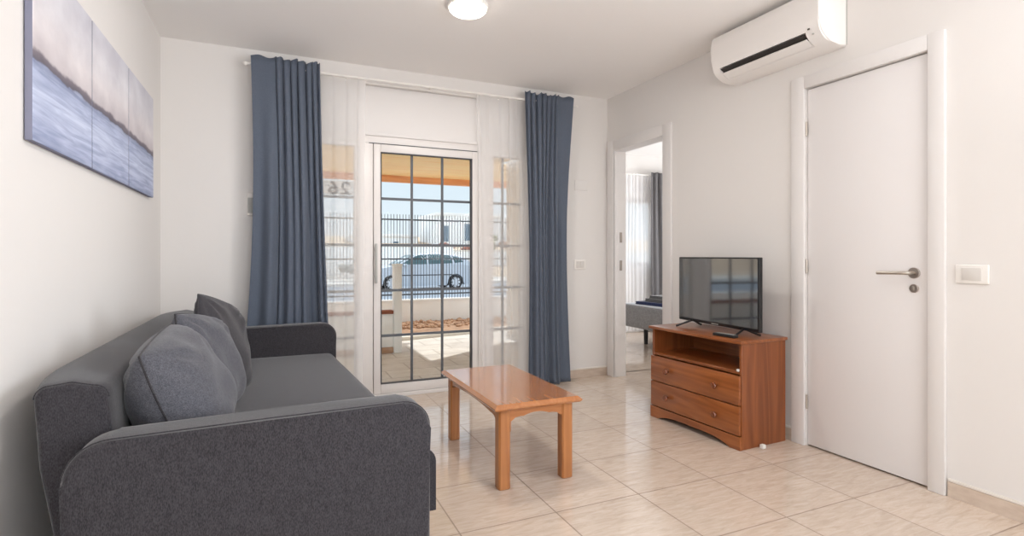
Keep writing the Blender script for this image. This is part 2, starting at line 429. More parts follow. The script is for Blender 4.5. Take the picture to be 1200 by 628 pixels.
struct('wall_right', 'white wall with bedroom doorway and closed white door', 'wall', b, WALL, smooth=False)
# rear wall with a wide window added behind the viewer, unseen, for fill light
RW = (-0.1, 2.3, 0.08, 2.30)
b = MB().box(XL - .2, RW[0], YR - .2, YR, 0, H).box(RW[1], XR + T, YR - .2, YR, 0, H).box(RW[0], RW[1], YR - .2, YR, 0, RW[2]).box(RW[0], RW[1], YR - .2, YR, RW[3], H)
struct('wall_front', 'white wall behind the viewer with an added wide window', 'wall', b, WALL, smooth=False)
w3 = thing('added_window_3', 'wide white framed window added behind the viewer for fill light', 'window', (0, YR - .1, 0), kind='structure')
fr = MB()
for x0, x1, z0, z1 in ((RW[0], RW[1], RW[2], RW[2] + .06), (RW[0], RW[1], RW[3] - .06, RW[3]), (RW[0], RW[0] + .06, RW[2], RW[3]), (RW[1] - .06, RW[1], RW[2], RW[3]), (1.07, 1.13, RW[2], RW[3])):
    fr.box(x0, x1, -.03, .03, z0, z1)
fr.build('window_frame', ALU, w3)
MB().box(RW[0], RW[1], -.004, .004, RW[2], RW[3]).build('pane', GLASS, w3)

w6 = thing('added_window_6', 'white framed side window added beside the viewer for fill light', 'window', (XR + .05, 0, 0), kind='structure')  # unseen window, added to let fill light in from the right
fr = MB()
for y0, y1, z0, z1 in ((-1.6, .85, .85, .91), (-1.6, .85, 2.19, 2.25), (-1.6, -1.54, .85, 2.25), (.79, .85, .85, 2.25)): fr.box(-.03, .03, y0, y1, z0, z1)
fr.build('window_frame', ALU, w6)
MB().box(-.004, .004, -1.6, .85, .85, 2.25).build('pane', GLASS, w6)

# skirting tiles with a pale plaster lip
def skirt(name, label, segs):
    root = thing(name, label, 'skirting', kind='structure')
    a = MB(); c = MB()
    for x0, x1, y0, y1 in segs:
        a.box(x0, x1, y0, y1, 0, .068)
        c.box(x0, x1, y0, y1, .068, .082, .003, 1)
    a.build('skirting_tile', SKIRT, root); c.build('skirting_lip', SKTOP, root)
skirt('baseboard_back', 'beige tile skirting along the end wall beside the blue curtains', [(2.04, XR - .001, YB - .010, YB), (XL + .012, .18, YB - .010, YB)])
skirt('baseboard_right', 'beige tile skirting along the right wall beside the closed door', [(XR - .010, XR, YR, 1.402), (XR - .010, XR, 2.195, 3.205)])
skirt('baseboard_left', 'beige tile skirting behind the grey sofa', [(XL, XL + .010, YR, YB - .001)])

# bedroom shell
BY = 6.2
b = MB().box(6.2, 6.4, 2.8, 3.7, 0, H).box(6.2, 6.4, 5.5, 6.4, 0, H).box(6.2, 6.4, 3.7, 5.5, 0, .6).box(6.2, 6.4, 3.7, 5.5, 2.2, H)
struct('wall_bedroom_right', 'white side wall of the bedroom beyond the doorway', 'wall', b, WALL, smooth=False)
struct('wall_bedroom_front', 'white near wall of the bedroom beyond the doorway', 'wall', MB().box(XR + T, 6.4, 2.7, 2.9, 0, H), WALL, smooth=False)
BW = (4.42, 5.05, 0.93, 1.88)
b = MB().box(XR + .0, BW[0], BY, BY + .2, 0, H).box(BW[1], 6.4, BY, BY + .2, 0, H).box(BW[0], BW[1], BY, BY + .2, 0, BW[2]).box(BW[0], BW[1], BY, BY + .2, BW[3], H)
struct('wall_bedroom_back', 'white bedroom wall holding the curtained window', 'wall', b, WALL, smooth=False)
struct('wall_bedroom_left', 'white wall between the bedroom and the terrace', 'wall', MB().box(XR, XR + T, YB + .22, BY, 0, H), WALL, smooth=False)
w5 = thing('added_window_5', 'second bedroom window added in its side wall for fill light', 'window', (6.3, 0, 0), kind='structure')  # unseen window, added to brighten the bedroom
fr = MB()
for y0, y1, z0, z1 in ((3.7, 5.5, .6, .66), (3.7, 5.5, 2.14, 2.2), (3.7, 3.76, .6, 2.2), (5.44, 5.5, .6, 2.2)): fr.box(-.03, .03, y0, y1, z0, z1)
fr.build('window_frame', ALU, w5)
MB().box(-.004, .004, 3.7, 5.5, .6, 2.2).build('pane', GLASS, w5)
w4 = thing('window_4', 'bedroom window glowing behind the white voile', 'window', (0, BY + .1, 0), kind='structure')
fr = MB()
for x0, x1, z0, z1 in ((BW[0], BW[1], BW[2], BW[2] + .05), (BW[0], BW[1], BW[3] - .05, BW[3]), (BW[0], BW[0] + .05, BW[2], BW[3]), (BW[1] - .05, BW[1], BW[2], BW[3])):
    fr.box(x0, x1, -.03, .03, z0, z1)
fr.build('window_frame', ALU, w4)
MB().box(BW[0], BW[1], -.004, .004, BW[2], BW[3]).build('pane', GLASS, w4)

# ------------------------------------------------------------------ glazed terrace front
GY = 4.15
box_ = thing('trim_1', 'plain white roller shutter box above the glass door', 'shutter box', (0, 0, 0), kind='structure')
MB().box(OX0, OX1, 4.125, YB + .22, 2.0, OZ, .004).build('shutter_cover', TRIM, box_)
MB().box(OX0, OX1, 4.112, 4.125, 1.985, 2.005, .003).build('cover_strip', TRIM, box_)

def muntins(mb, xs, zs, x0, x1, z0, z1):
    for x in xs: mb.box(x - .0085, x + .0085, GY - .008, GY + .008, z0, z1)
    for z in zs: mb.box(x0, x1, GY - .0075, GY + .0075, z - .0095, z + .0095)

# sliding door: glass .747..1.483, .10..1.863
GX0, GX1, GZ0, GZ1 = 0.747, 1.483, 0.102, 1.866
rows = [GZ0 + (GZ1 - GZ0) * k / 5 for k in range(1, 5)]
rows = [.465, .812, 1.160, 1.515]
d2 = thing('door_2', 'white framed sliding glass door with grey glazing bars onto the terrace', 'door', kind='structure')
MB().box(0.694, GX0, 4.118, 4.180, .03, 1.925, .004).build('door_stile', ALU, d2)
MB().box(GX1, 1.532, 4.118, 4.180, .03, 1.925, .004).build('door_stile', ALU, d2)
MB().box(GX0, GX1, 4.118, 4.180, .03, GZ0, .004).build('bottom_rail', ALU, d2)
MB().box(GX0, GX1, 4.118, 4.180, GZ1, 1.925, .004).build('top_rail', ALU, d2)
MB().box(GX0, GX1, GY - .003, GY + .003, GZ0, GZ1).build('pane', GLASS, d2)
g = MB()
for q in ((GX0, GX0 + .007, GZ0, GZ1), (GX1 - .012, GX1, GZ0, GZ1), (GX0, GX1, GZ0, GZ0 + .007), (GX0, GX1, GZ1 - .007, GZ1)):
    g.box(q[0], q[1], 4.116, 4.150, q[2], q[3])
part(g.build('glazing_seal', GASKGAP, d2), 'dark rubber seal round the glass')
mu = MB(); muntins(mu, (GX0 + .245, GX0 + .491), rows, GX0, GX1, GZ0, GZ1)
part(mu.build('glazing_bars', MUNT, d2), 'thin grey glazing bars')
hd = MB().box(.700, .718, 4.088, 4.098, .87, 1.17, .004).box(.703, .715, 4.096, 4.12, .90, .93).box(.703, .715, 4.096, 4.12, 1.11, 1.14)
part(hd.build('pull_handle', PLASTG, d2), 'slim grey pull handle')
sill = MB().box(OX0, OX1, 4.105, 4.30, .0, .028, .003)
tr2 = thing('trim_2', 'white outer frame around the glazed terrace front', 'frame', kind='structure')
sill.build('threshold', ALU, tr2)
MB().box(OX0, OX1, 4.125, 4.22, 1.93, 2.0, .003).build('head_frame', ALU, tr2)
part(MB().box(.66, 1.56, 4.122, 4.128, 1.925, 1.932).build('head_gap_shade', GASKGAP, tr2), 'dark strip painted in for the shadow gap above the door')  # solid dark strip, shade of the gap put into its colour
MB().box(OX0, .262, 4.12, 4.22, .028, 1.93, .003).build('jamb', ALU, tr2)
MB().box(1.96, OX1, 4.12, 4.22, .028, 1.93, .003).build('jamb', ALU, tr2)
def sidelight(name, label, x0, x1, gx0, gx1, bars):
    w = thing(name, label, 'window', kind='structure')
    z0, z1, gz0, gz1 = .03, 1.93, .10, 1.90
    MB().box(x0, gx0, 4.122, 4.185, z0, z1, .004).build('window_stile', ALU, w)
    MB().box(gx1, x1, 4.122, 4.185, z0, z1, .004).build('window_stile', ALU, w)
    MB().box(gx0, gx1, 4.122, 4.185, z0, gz0, .004).build('bottom_rail', ALU, w)
    MB().box(gx0, gx1, 4.122, 4.185, gz1, z1, .004).build('top_rail', ALU, w)
    MB().box(gx0, gx1, GY - .003, GY + .003, gz0, gz1).build('pane', GLASS, w)
    m = MB(); muntins(m, bars, rows, gx0, gx1, gz0, gz1)
    part(m.build('glazing_bars', MUNT, w), 'thin grey glazing bars')
    return w
w1 = sidelight('window_1', 'narrow fixed window left of the glass door carrying the house number', .262, .690, .322, .553, ())
sidelight('window_2', 'narrow fixed window right of the glass door', 1.536, 1.96, 1.672, 1.925, (1.762,))
# house number film on the outside of the left pane, so it reads backwards from inside
fl = MB().box(.330, .545, GY + .0035, GY + .005, 1.53, 1.635).build('number_film', SIGNB, w1); part(fl, 'pale film behind the house number')
cu = bpy.data.curves.new('number', 'FONT'); cu.body = '26'; cu.size = .135; cu.extrude = .0006; cu.align_x = 'CENTER'; cu.space_character = 1.05
cu.offset = .0015
to = bpy.data.objects.new('number_tmp', cu); COL.objects.link(to)
bpy.context.view_layer.update()
me = bpy.data.meshes.new_from_object(to.evaluated_get(bpy.context.evaluated_depsgraph_get()))
bpy.data.objects.remove(to)
me.name = 'number'; me.materials.clear(); me.materials.append(SIGNG)
no = bpy.data.objects.new('number', me); COL.objects.link(no); no.parent = fl
# text faces +Y (the street): local +Z -> +Y, local +X -> -X
no.matrix_world = Matrix(((-1.2, 0, 0, .450), (0, 0, 1, GY + .0022), (0, 1, 0, 1.535), (0, 0, 0, 1)))
part(no, 'grey digits 26 seen from behind')

# ------------------------------------------------------------------ bedroom doorway and closed door
t3 = thing('trim_3', 'white casing of the open bedroom doorway', 'doorway', kind='structure')
J = .012
MB().box(XR - .016, XR + T + .016, HY1 - J, HY1 + .0, 0, HZ).build('jamb', TRIM, t3)
MB().box(XR - .016, XR + T + .016, HY0, HY0 + J, 0, HZ).build('jamb', TRIM, t3)
MB().box(XR - .016, XR + T + .016, HY0, HY1, HZ - J, HZ).build('head', TRIM, t3)
MB().box(XR - .02, XR, HY1 - J, HY1 + .085, 0, HZ + .075, .004).build('casing', TRIM, t3)
MB().box(XR - .02, XR, HY0 - .085, HY0 + J, 0, HZ + .075, .004).build('casing', TRIM, t3)
MB().box(XR - .02, XR, HY0 + J, HY1 - J, HZ - J, HZ + .075, .004).build('casing', TRIM, t3)
for z in (0.99, 1.24):
    part(MB().box(XR + .05, XR + .075, HY1 - J - .004, HY1 - J + .001, z - .045, z + .045, .002).build('strike_plate', STEELD, t3), 'small steel plate on the jamb')

d1 = thing('door_1', 'closed flat white door with steel lever in the right wall', 'door', kind='structure')
MB().box(XR + .004, XR + .044, DY0 + .004, DY1 - .004, .008, DZ - .006, .002).build('door_leaf', DOORW, d1)
cy0, cy1, cz = 1.408, 2.189, 2.10
MB().box(XR - .022, XR, cy0, DY0, 0, cz, .004).build('casing', TRIM, d1)
MB().box(XR - .022, XR, DY1, cy1, 0, cz, .004).build('casing', TRIM, d1)
MB().box(XR - .022, XR, DY0, DY1, DZ, cz, .004).build('casing', TRIM, d1)
part(MB().box(XR + .046, XR + .09, DY0 - .0, DY1 + .0, 0, DZ + .0).build('door_stop', GASKGAP, d1), 'dark rebate behind the leaf')
for z in (.25, 1.02, 1.80):
    part(MB().lathe([(.006, -.04), (.006, .04)], (XR - .004, DY1 - .005, z), 'Z', 10).build('hinge', STEEL, d1), 'small steel hinge')
hx = XR + .004
lv = MB().lathe([(.026, 0), (.026, -.007), (.024, -.009)], (hx, 1.546, .998), 'X', 28)
ro = lv.build('rose', STEELD, d1); part(ro, 'round steel rose')
lp = MB().tube([(hx - .006, 1.546, .998), (hx - .040, 1.546, .998), (hx - .052, 1.556, .998), (hx - .055, 1.575, .998), (hx - .055, 1.685, .996)], .0085, 12)
part(lp.build('lever', STEEL, d1), 'straight steel lever')
ky = MB().lathe([(.020, 0), (.020, -.006), (.018, -.008)], (hx, 1.546, .925), 'X', 24)
ek = ky.build('lock_escutcheon', STEELD, d1); part(ek, 'round steel lock escutcheon')
MB().box(hx - .013, hx - .008, 1.5415, 1.5505, .915, .935, .002).build('thumb_turn', STEEL, ek)

# switches
def switch(name, label, loc, axis, w, h, n):
    t = thing(name, label, 'switch', loc)
    if axis == 'X':
        MB().box(-.010, 0, -w / 2, w / 2, -h / 2, h / 2, .004, 3).build('plate', PLAST, t)
        MB().box(-.0125, -.009, -w * .30, w * .30, -h * .33, h * .33, .002).build('rocker', ROCK, t)
    else:
        MB().box(-w / 2, w / 2, -.010, 0, -h / 2, h / 2, .004, 3).build('plate', PLAST, t)
        for k in range(n):
            a = -w * .34 + k * w * .68 / n
            MB().box(a + .001, a + w * .68 / n - .001, -.0125, -.009, -h * .33, h * .33, .002).build('rocker', ROCK, t)
    return t
switch('light_switch', 'white light switch plate right of the closed door', (XR, 1.312, 1.0), 'X', .122, .082, 1)
switch('light_switch', 'small double white switch between right blue curtain and bedroom doorway', (2.485, YB, 1.0), 'Y', .118, .088, 2)
bl = MB().box(-.065, .065, -.006, 0, -.045, .045, .003)
bo = bl.build('junction_cover', WALL); bo.location = (2.498, YB, 1.70)  # blanking plate over a junction box
tag(bo, 'flat painted cover plate high on the end wall right of the curtain', 'cover plate')
sb = thing('blind_strap_box', 'white shutter strap box on the end wall left of the left curtain', 'strap box', (-.135, YB, 1.43))
MB().box(-.026, .024, -.030, 0, -.078, .078, .012, 3).build('cover', PLAST, sb)
part(MB().box(-.022, .018, -.033, -.028, -.060, .045, .004).build('strap_slot', PLASTG, sb), 'grey strap slot plate')

# ------------------------------------------------------------------ curtains
def rod(name, label, x0, x1, y, z, r, fin):
    t = thing(name, label, 'curtain rod', (0, y, z))
    MB().tube([(x0, 0, 0), (x1, 0, 0)], r, 14).build('pole', PLAST, t)
    for x, sgn in ((x0, -1), (x1, 1)):
        MB().lathe([(r, 0), (fin, sgn * .004), (fin * 1.1, sgn * .014), (fin * .7, sgn * .024), (.002, sgn * .027)], (x, 0, 0), 'X', 16).build('finial', PLAST, t)
    for x in (x0 + .05, (x0 + x1) / 2, x1 - .05):
        MB().box(x - .006, x + .006, 0, YB - y, .001, .011, .002).build('bracket', PLAST, t)
    return t
rod('curtain_rod', 'white rod across the end wall carrying the blue curtains', -.155, 2.375, 3.985, 2.363, .009, .013)
rod('sheer_rod', 'thin white rod behind it carrying the white voile', .19, 2.03, 4.062, 2.357, .005, .007)

def curtain(name, label, cat, m, y, ztop, zbot, xt, xb, folds, flat, amp_t, amp_b, rod_z, seed, group=None, thick=.0016, nu=240, nv=56, lean=None, hem_h=.05, bulge=0.0):
    """hung cloth: folds = pleats over the gathered part, flat = (a,b) span of s left almost flat"""
    rn = random.Random(seed)
    ph = [0.0]; knots = folds
    # irregular fold widths
    ws = [rn.uniform(.6, 1.5) for _ in range(knots)]; tot = sum(ws)
    cum = [0.0]
    for w in ws: cum.append(cum[-1] + w / tot)
    hs = [rn.uniform(.55, 1.15) for _ in range(knots + 1)]
    a, bb = flat
    def gather(s):
        """s -> position along gathered region, or None when in the flat part"""
        if a <= s <= bb: return None
        return s / a if s < a else (s - bb) / (1 - bb)
    g0, g1 = (0, a) if a > .5 else (bb, 1)
    def wave(s):
        if g0 <= s <= g1:
            q = (s - g0) / (g1 - g0)
            for k in range(knots):
                if q <= cum[k + 1] + 1e-9:
                    t = (q - cum[k]) / (cum[k + 1] - cum[k])
                    return math.sin(2 * PI * t) * hs[k], math.sin(2 * PI * t + .8) * hs[k]
        return 0.0, 0.0
    p1, p2, p3 = rn.uniform(0, 6), rn.uniform(0, 6), rn.uniform(0, 6)
    def fn(s, t):
        z = ztop + (zbot - ztop) * t
        d = max(0.0, rod_z - z)
        e = min(1, d / 1.1)
        w, w2 = wave(s)
        low = .75 * math.sin(2 * PI * (2.6 * s) + p1) + .45 * math.sin(2 * PI * (4.3 * s) + p2 + .5 * t)
        pin = 1 - .62 * math.exp(-((z - rod_z) / .03) ** 2)
        A = (amp_t + (amp_b - amp_t) * e)
        hi = w * (1 - .62 * e)
        yy = y + A * pin * (hi + low * e * .85) + .004 * math.sin(9 * t + 11 * s + p3)
        x0 = xt[0] + (xb[0] - xt[0]) * (t ** 1.15); x1 = xt[1] + (xb[1] - xt[1]) * (t ** 1.15)
        if lean: x0 += lean[0] * math.sin(PI * t); x1 += lean[1] * math.sin(PI * t)
        x = x0 + (x1 - x0) * s + .010 * w2 * (1 - .5 * e) * (1 if .03 < s < .97 else 0)
        top = 0.0
        if z > rod_z: top = .006 * (z - rod_z) / .05 * math.sin(23 * s + p3) + .010 * (z - rod_z) / .05 * w2
        return (x, yy, z + top)
    o = MB().grid(fn, nu, nv).build(name, m, solid=thick, angle=80)
    return tag(o, label, cat, group)
curtain('blue_curtain', 'blue-grey curtain hanging behind the sofa left of the glass door', 'curtain', CURT, 3.966, 2.418, .02, (-.135, .300), (-.205, .376), 7, (0, .33), .020, .036, 2.363, 3, lean=(.04, -.004), nu=300)
curtain('blue_curtain', 'blue-grey curtain hanging to the floor right of the glass door', 'curtain', CURT, 3.966, 2.424, .008, (1.884, 2.345), (1.925, 2.315), 7, (.68, 1.0), .019, .034, 2.363, 11, lean=(.025, -.055), nu=300)
curtain('sheer_curtain', 'white voile left of the glass door over the house number', 'voile curtain', SHEER, 4.050, 2.372, .02, (.20, .625), (.21, .60), 5, (.96, 1.0), .007, .012, 2.357, 21, thick=0)
curtain('sheer_curtain', 'white voile right of the glass door beside the coffee table', 'voile curtain', SHEER, 4.050, 2.372, .02, (1.492, 2.02), (1.545, 2.02), 6, (.97, 1.0), .007, .012, 2.357, 33, thick=0)

# ------------------------------------------------------------------ sofa  (local: x from wall outwards, y along the wall, origin on the floor)
S = thing('sofa', 'charcoal grey woven sofa along the left wall', 'sofa', (0, 0, 0), 0)
def yshift(mb_fn): return mb_fn
SX0, SX1 = -.475, .452          # arm extent in x
SY0, SY1 = 1.635, 3.865         # outer faces of the arms
AT = .125                        # arm thickness
def arm(y0, y1, dx):
    """flat arm with a rounded top front and back: side outline extruded across its thickness, then softened"""
    x0, x1, z0, z1, r = SX0 + dx, SX1 + dx, .045, .628, .10
    pts = [(x0 + .02, z0), (x1 - .01, z0), (x1, z0 + .02)]
    for k in range(9):
        a = k / 8 * PI / 2; pts.append((x1 - .085 + .085 * math.cos(a), z1 - .085 + .085 * math.sin(a)))
    pts.append(((x0 + x1) / 2, z1 - .004))
    for k in range(9):
        a = PI / 2 + k / 8 * PI / 2; pts.append((x0 + r + r * math.cos(a), z1 - .012 - r + r * math.sin(a)))
    pts.append((x0 + .012, z0 + .12))
    m = MB().prism(pts, 'Y', y0, y1)
    es = [e for e in m.bm.edges if abs(e.verts[0].co.y - e.verts[1].co.y) < 1e-6]
    bmesh.ops.bevel(m.bm, geom=es, offset=.018, segments=3, profile=.5, affect='EDGES')
    return m, pts
for y0, y1, dx in ((SY0, SY0 + AT, 0), (SY1 - AT, SY1, -.065)):
    m, pts = arm(y0, y1, dx)
    ao = m.build('arm', SOFA, S, angle=60)
    yy = y0 + .018
    top = [(p[0], yy, p[1] + .0005) for p in pts[3:22]]
    MB().tube(top, .0022, 6).build('piping', SOFA, ao)
# seat: long cushion, front edge slightly askew of the wall
def lerp(a, b, t): return a + (b - a) * t
def seatfn(ztop, zbot, crown, fx0, fx1, bx, ya, yb):
    m = MB()
    nu, nv = 40, 16
    def prof(t):  # around the section, t 0..1 from back-bottom over the top to front-bottom
        return t
    rings = []
    for i in range(nu + 1):
        s = i / nu; y = lerp(ya, yb, s); fx = lerp(fx0, fx1, s)
        sec = [(bx, zbot), (bx, ztop - .01)]
        for k in range(1, 9):
            q = k / 9
            sec.append((lerp(bx, fx - .05, q), ztop + crown * math.sin(PI * q) * (math.sin(PI * min(1, max(0, s))) ** .25)))
        for k in range(7):
            a = PI / 2 * (1 - k / 6)
            sec.append((fx - .05 + .05 * math.cos(a), ztop - .05 + .05 * math.sin(a)))
        sec.append((fx, zbot))
        rings.append([m.bm.verts.new((x, y, z)) for x, z in sec])
    n = len(rings[0])
    for a, b in zip(rings, rings[1:]):
        for k in range(n): m.bm.faces.new((a[k], a[(k + 1) % n], b[(k + 1) % n], b[k]))
    m.bm.faces.new(rings[0]); m.bm.faces.new(rings[-1][::-1])
    return m
YA, YB2 = SY0 + AT + .004, SY1 - AT - .004
seatfn(.435, .22,   .012, .505, .376, -.36, YA, YB2).build('seat', SOFA, S, angle=50)
m = MB().prism([(-.44, YA), (.47, YA), (.355, YB2), (-.44, YB2)], 'Z', .05, .216)
m.build('base', SOFA, S)
# backrest, leaning a little to the wall; rounded top ends
def backfn():
    m = MB(); nu = 48; rings = []
    y0, y1 = YA + .012, YB2 - .012 + .12
    y1 = 3.90
    for i in range(nu + 1):
        q0 = i / nu; s = [0, .0015, .003, .0065][i] if i < 4 else ([1, .9985, .997, .9935][nu - i] if nu - i < 4 else .0065 + (q0 - 3 / nu) / (1 - 6 / nu) * .987); y = lerp(y0, y1, s)
        e = min(s, 1 - s) * (y1 - y0)          # distance from an end
        k = max(0.0, 1 - e / .014)               # tight rounding of the end faces
        sh = 1 - (1 - math.sqrt(max(0.0, 1 - k * k)))
        ends = max(0.0, 1 - e / .30) ** 2
        ztop = .742 - .006 * ends - .012 * (1 - sh); rear = -.612 + .045 * ends; front = -.410 - .0 * ends
        cx = (rear + front) / 2; half = (front - rear) / 2 - .012 * (1 - sh)
        tb = .035                               # lean: bottom is further from the wall
        sec = []
        zb = .20
        sec.append((cx - half + tb + .03, zb)); sec.append((cx - half + .012, lerp(zb, ztop, .6)))
        for q in range(7):
            a = PI - q / 6 * PI / 2; rr = .032
            sec.append((cx - half + rr + rr * math.cos(a), ztop - rr + rr * math.sin(a)))
        sec.append((cx, ztop + .006))
        for q in range(7):
            a = PI / 2 - q / 6 * PI / 2; rr = .034
            sec.append((cx + half - rr + rr * math.cos(a), ztop - .006 - rr + rr * math.sin(a)))
        sec.append((cx + half + .018, lerp(zb, ztop, .55))); sec.append((cx + half + tb + .012, zb))
        rings.append([m.bm.verts.new((x, y, z)) for x, z in sec])
    n = len(rings[0])
    for a, b in zip(rings, rings[1:]):
        for k in range(n): m.bm.faces.new((a[k], a[(k + 1) % n], b[(k + 1) % n], b[k]))
    m.bm.faces.new(rings[0]); m.bm.faces.new(rings[-1][::-1])
    return m, rings
m, rings = backfn()
edge = [tuple(v.co) for v in rings[3]][2:17]
fro = [tuple(r[10 + 6].co) for r in rings]; 
bko = m.build('backrest', SOFA, S, angle=50)
MB().tube(edge, .0022, 6).build('piping', SOFA, bko)
for x, y in ((-.40, SY0 + .06), (.38, SY0 + .06), (-.40, SY1 - .06), (.31, SY1 - .06)):
    MB().lathe([(.022, 0), (.026, .05)], (x, y, 0), 'Z', 14).build('foot', BLACK, S)

# scatter cushions: pinched pillows, built upright then leaned
def cushion(label, m, loc, yaw, tilt, w, h, th, seed, roll=0.0, sag=.02):
    rn = random.Random(seed)
    f1, f2, f3 = rn.uniform(0, 6), rn.uniform(0, 6), rn.uniform(0, 6)
    t = thing('scatter_cushion', label, 'cushion', loc, yaw, 'grey cushions on the sofa')
    n = 36
    kk = .5
    def surf(sgn):
        def fn(a, b):
            u, v = 2 * a - 1, 2 * b - 1
            u2 = math.copysign(abs(u) ** .8, u); v2 = math.copysign(abs(v) ** .8, v)      # denser rows at the rim
            pu, pv = max(0, 1 - abs(u2) ** 3.2), max(0, 1 - abs(v2) ** 3.2)
            prof = (pu * pv) ** .5
            ou = u2 * math.sqrt(1 - kk * v2 * v2 * .5); ov = v2 * math.sqrt(1 - kk * u2 * u2 * .5)   # softly rounded corners
            y = ou * w / 2
            z = h / 2 + ov * h / 2 - (sag * (1 - u2 * u2) * v2 if v2 > 0 else 0)
            wr = .0045 * math.sin(5 * u2 + 4 * v2 + f1) + .003 * math.sin(8 * v2 - 5 * u2 + f2) + .002 * math.sin(13 * u2 * v2 + f3)
            r1 = (u2 + .95) ** 2 + (v2 - .95) ** 2; r2 = (u2 - .95) ** 2 + (v2 - .95) ** 2
            cz = .010 * math.sin(11 * math.atan2(v2 - .95, u2 + .95)) * math.exp(-r1 * 1.8) + .010 * math.sin(11 * math.atan2(v2 - .95, u2 - .95)) * math.exp(-r2 * 1.8)
            x = sgn * (th / 2 * prof * (1 - .22 * v2)) + (wr + cz) * prof
            return (x, y, z)
        return fn
    mb = MB().grid(surf(1), n, n).grid(surf(-1), n, n)
    bmesh.ops.remove_doubles(mb.bm, verts=mb.bm.verts, dist=1e-5)
    o = mb.build('cover', m, t, angle=100)
    s = surf(1); ring = []
    for k in range(n): ring.append(s(k / n, 0))
    for k in range(n): ring.append(s(1, k / n))
    for k in range(n): ring.append(s(1 - k / n, 1))
    for k in range(n): ring.append(s(0, 1 - k / n))
    se = MB().tube(ring, .0032, 6, closed=True).build('seam', SOFAP, t)
    rot = Matrix.Rotation(-tilt, 4, 'Y') @ Matrix.Rotation(roll, 4, 'X')
    for q in (o, se): q.data.transform(rot)
    return t
cushion('nearest grey scatter cushion, leaning beside the near sofa arm', CUSH, (-.205, 2.105, .446), R(-4), R(21), .50, .42, .25, 1, R(6))
cushion('middle grey scatter cushion, tucked behind the nearest cushion', CUSH, (-.190, 2.515, .446), R(-14), R(18), .44, .43, .16, 2, R(-10))
cushion('farthest and darkest scatter cushion, toward the far sofa arm', CUSHD, (-.180, 2.81, .446), R(-18), R(14), .44, .47, .12, 4, R(-16))

# ------------------------------------------------------------------ coffee table
TBX, TBY = 1.142, 2.662
tb = thing('coffee_table', 'honey-coloured pine coffee table on the tiles before the sofa', 'table', (TBX, TBY, 0), 0)
W2, L2, TH = .228, .428, .400
mb = MB()
sec = [(0, .372), (.012, .372), (.020, .380), (.020, .386), (.008, .397), (.002, .400)]   # moulded edge: (outward, z)
loops = []
for o_, z in sec:
    a, c = W2 - .020 + o_, L2 - .020 + o_
    loops.append([mb.bm.verts.new(p) for p in ((-a, -c, z), (a, -c, z), (a, c, z), (-a, c, z))])
for A, B in zip(loops, loops[1:]):
    for k in range(4): mb.bm.faces.new((A[k], A[(k + 1) % 4], B[(k + 1) % 4], B[k]))
mb.bm.faces.new(loops[0][::-1]); mb.bm.faces.new(loops[-1])
mb.build('tabletop', TABW, tb, angle=20)
LX, LY, LT = .166, .366, .029
def leg_mb(sx, sy):
    m = MB().box(sx * LX - LT, sx * LX + LT, sy * LY - LT, sy * LY + LT, 0, .372)
    es = [e for e in m.bm.edges if abs(e.verts[0].co.z - e.verts[1].co.z) > .1]
    bmesh.ops.bevel(m.bm, geom=es, offset=.008, segments=1, affect='EDGES')
    es = [e for e in m.bm.edges if max(v.co.z for v in e.verts) < .001]
    bmesh.ops.bevel(m.bm, geom=es, offset=.004, segments=1, affect='EDGES')
    return m
for sx in (-1, 1):
    for sy in (-1, 1): leg_mb(sx, sy).build('leg', TABV, tb, angle=20)
def apron(L):
    pts = [(-L, .371), (L, .371), (L, .312), (L - .012, .312), (L - .030, .326), (L - .055, .330)]
    n = 12
    for k in range(n + 1):
        q = 1 - 2 * k / n; pts.append((q * (L - .075), .330 + .012 * (1 - q * q)))
    pts += [(-L + .055, .330), (-L + .030, .326), (-L + .012, .312), (-L, .312)]
    return pts
for s in (-1, 1):
    MB().prism(apron(LX - LT + .004), 'Y', s * LY - .009 + s * .012, s * LY + .009 + s * .012).build('apron', TABX, tb)
    MB().prism(apron(LY - LT + .004), 'X', s * LX - .009 + s * .012, s * LX + .009 + s * .012).build('apron', TABW, tb)

# ------------------------------------------------------------------ TV cabinet (local: x depth from front to wall, y width)
CB = thing('tv_cabinet', 'reddish pine cabinet with two drawers under the television', 'cabinet', (2.357, 2.558, 0), R(2.2))
CD, CW = .360, .366      # depth, half width
for s in (-1, 1):
    y0, y1 = (s * CW - .018, s * CW) if s > 0 else (s * CW, s * CW + .018)
    MB().box(0, CD, y0, y1, 0, .588, .002, 1).build('side_panel', CABZ, CB)
MB().box(-.020, CD + .004, -CW - .012, CW + .018, .588, .608, .005, 2).build('top_panel', CABY, CB)
MB().box(.002, CD, -CW + .018, CW - .018, .416, .434, .002, 1).build('shelf', CABY, CB)
MB().box(CD - .008, CD, -CW + .018, CW - .018, .07, .588).build('back_panel', CABY, CB)
MB().box(.03, CD - .01, -CW + .018, CW - .018, .066, .078).build('bottom_panel', CABY, CB)
pts = [(-CW + .0, .074), (CW - .0, .074), (CW, 0), (CW - .07, 0)]
for k in range(13):
    q = 1 - 2 * k / 12; pts.append((q * (CW - .10), .012 + .022 * (1 - q ** 4)))
pts += [(-CW + .07, 0), (-CW, 0)]
MB().prism(pts, 'X', -.016, .0).build('plinth', CABY, CB)
for z0, z1 in ((.247, .412), (.080, .242)):
    dr = MB().box(-.018, .0, -CW + .004, CW - .004, z0, z1, .005, 2).box(.0, CD - .03, -CW + .03, CW - .03, z0 + .012, z1 - .025).build('drawer', CABY, CB)
    for s in (-1, 1):
        MB().lathe([(.008, -.018), (.007, -.026), (.010, -.031), (.018, -.036), (.019, -.041), (.015, -.047), (.004, -.048)], (0, s * .200, (z0 + z1) / 2), 'X', 20).build('knob', KNOB, dr)
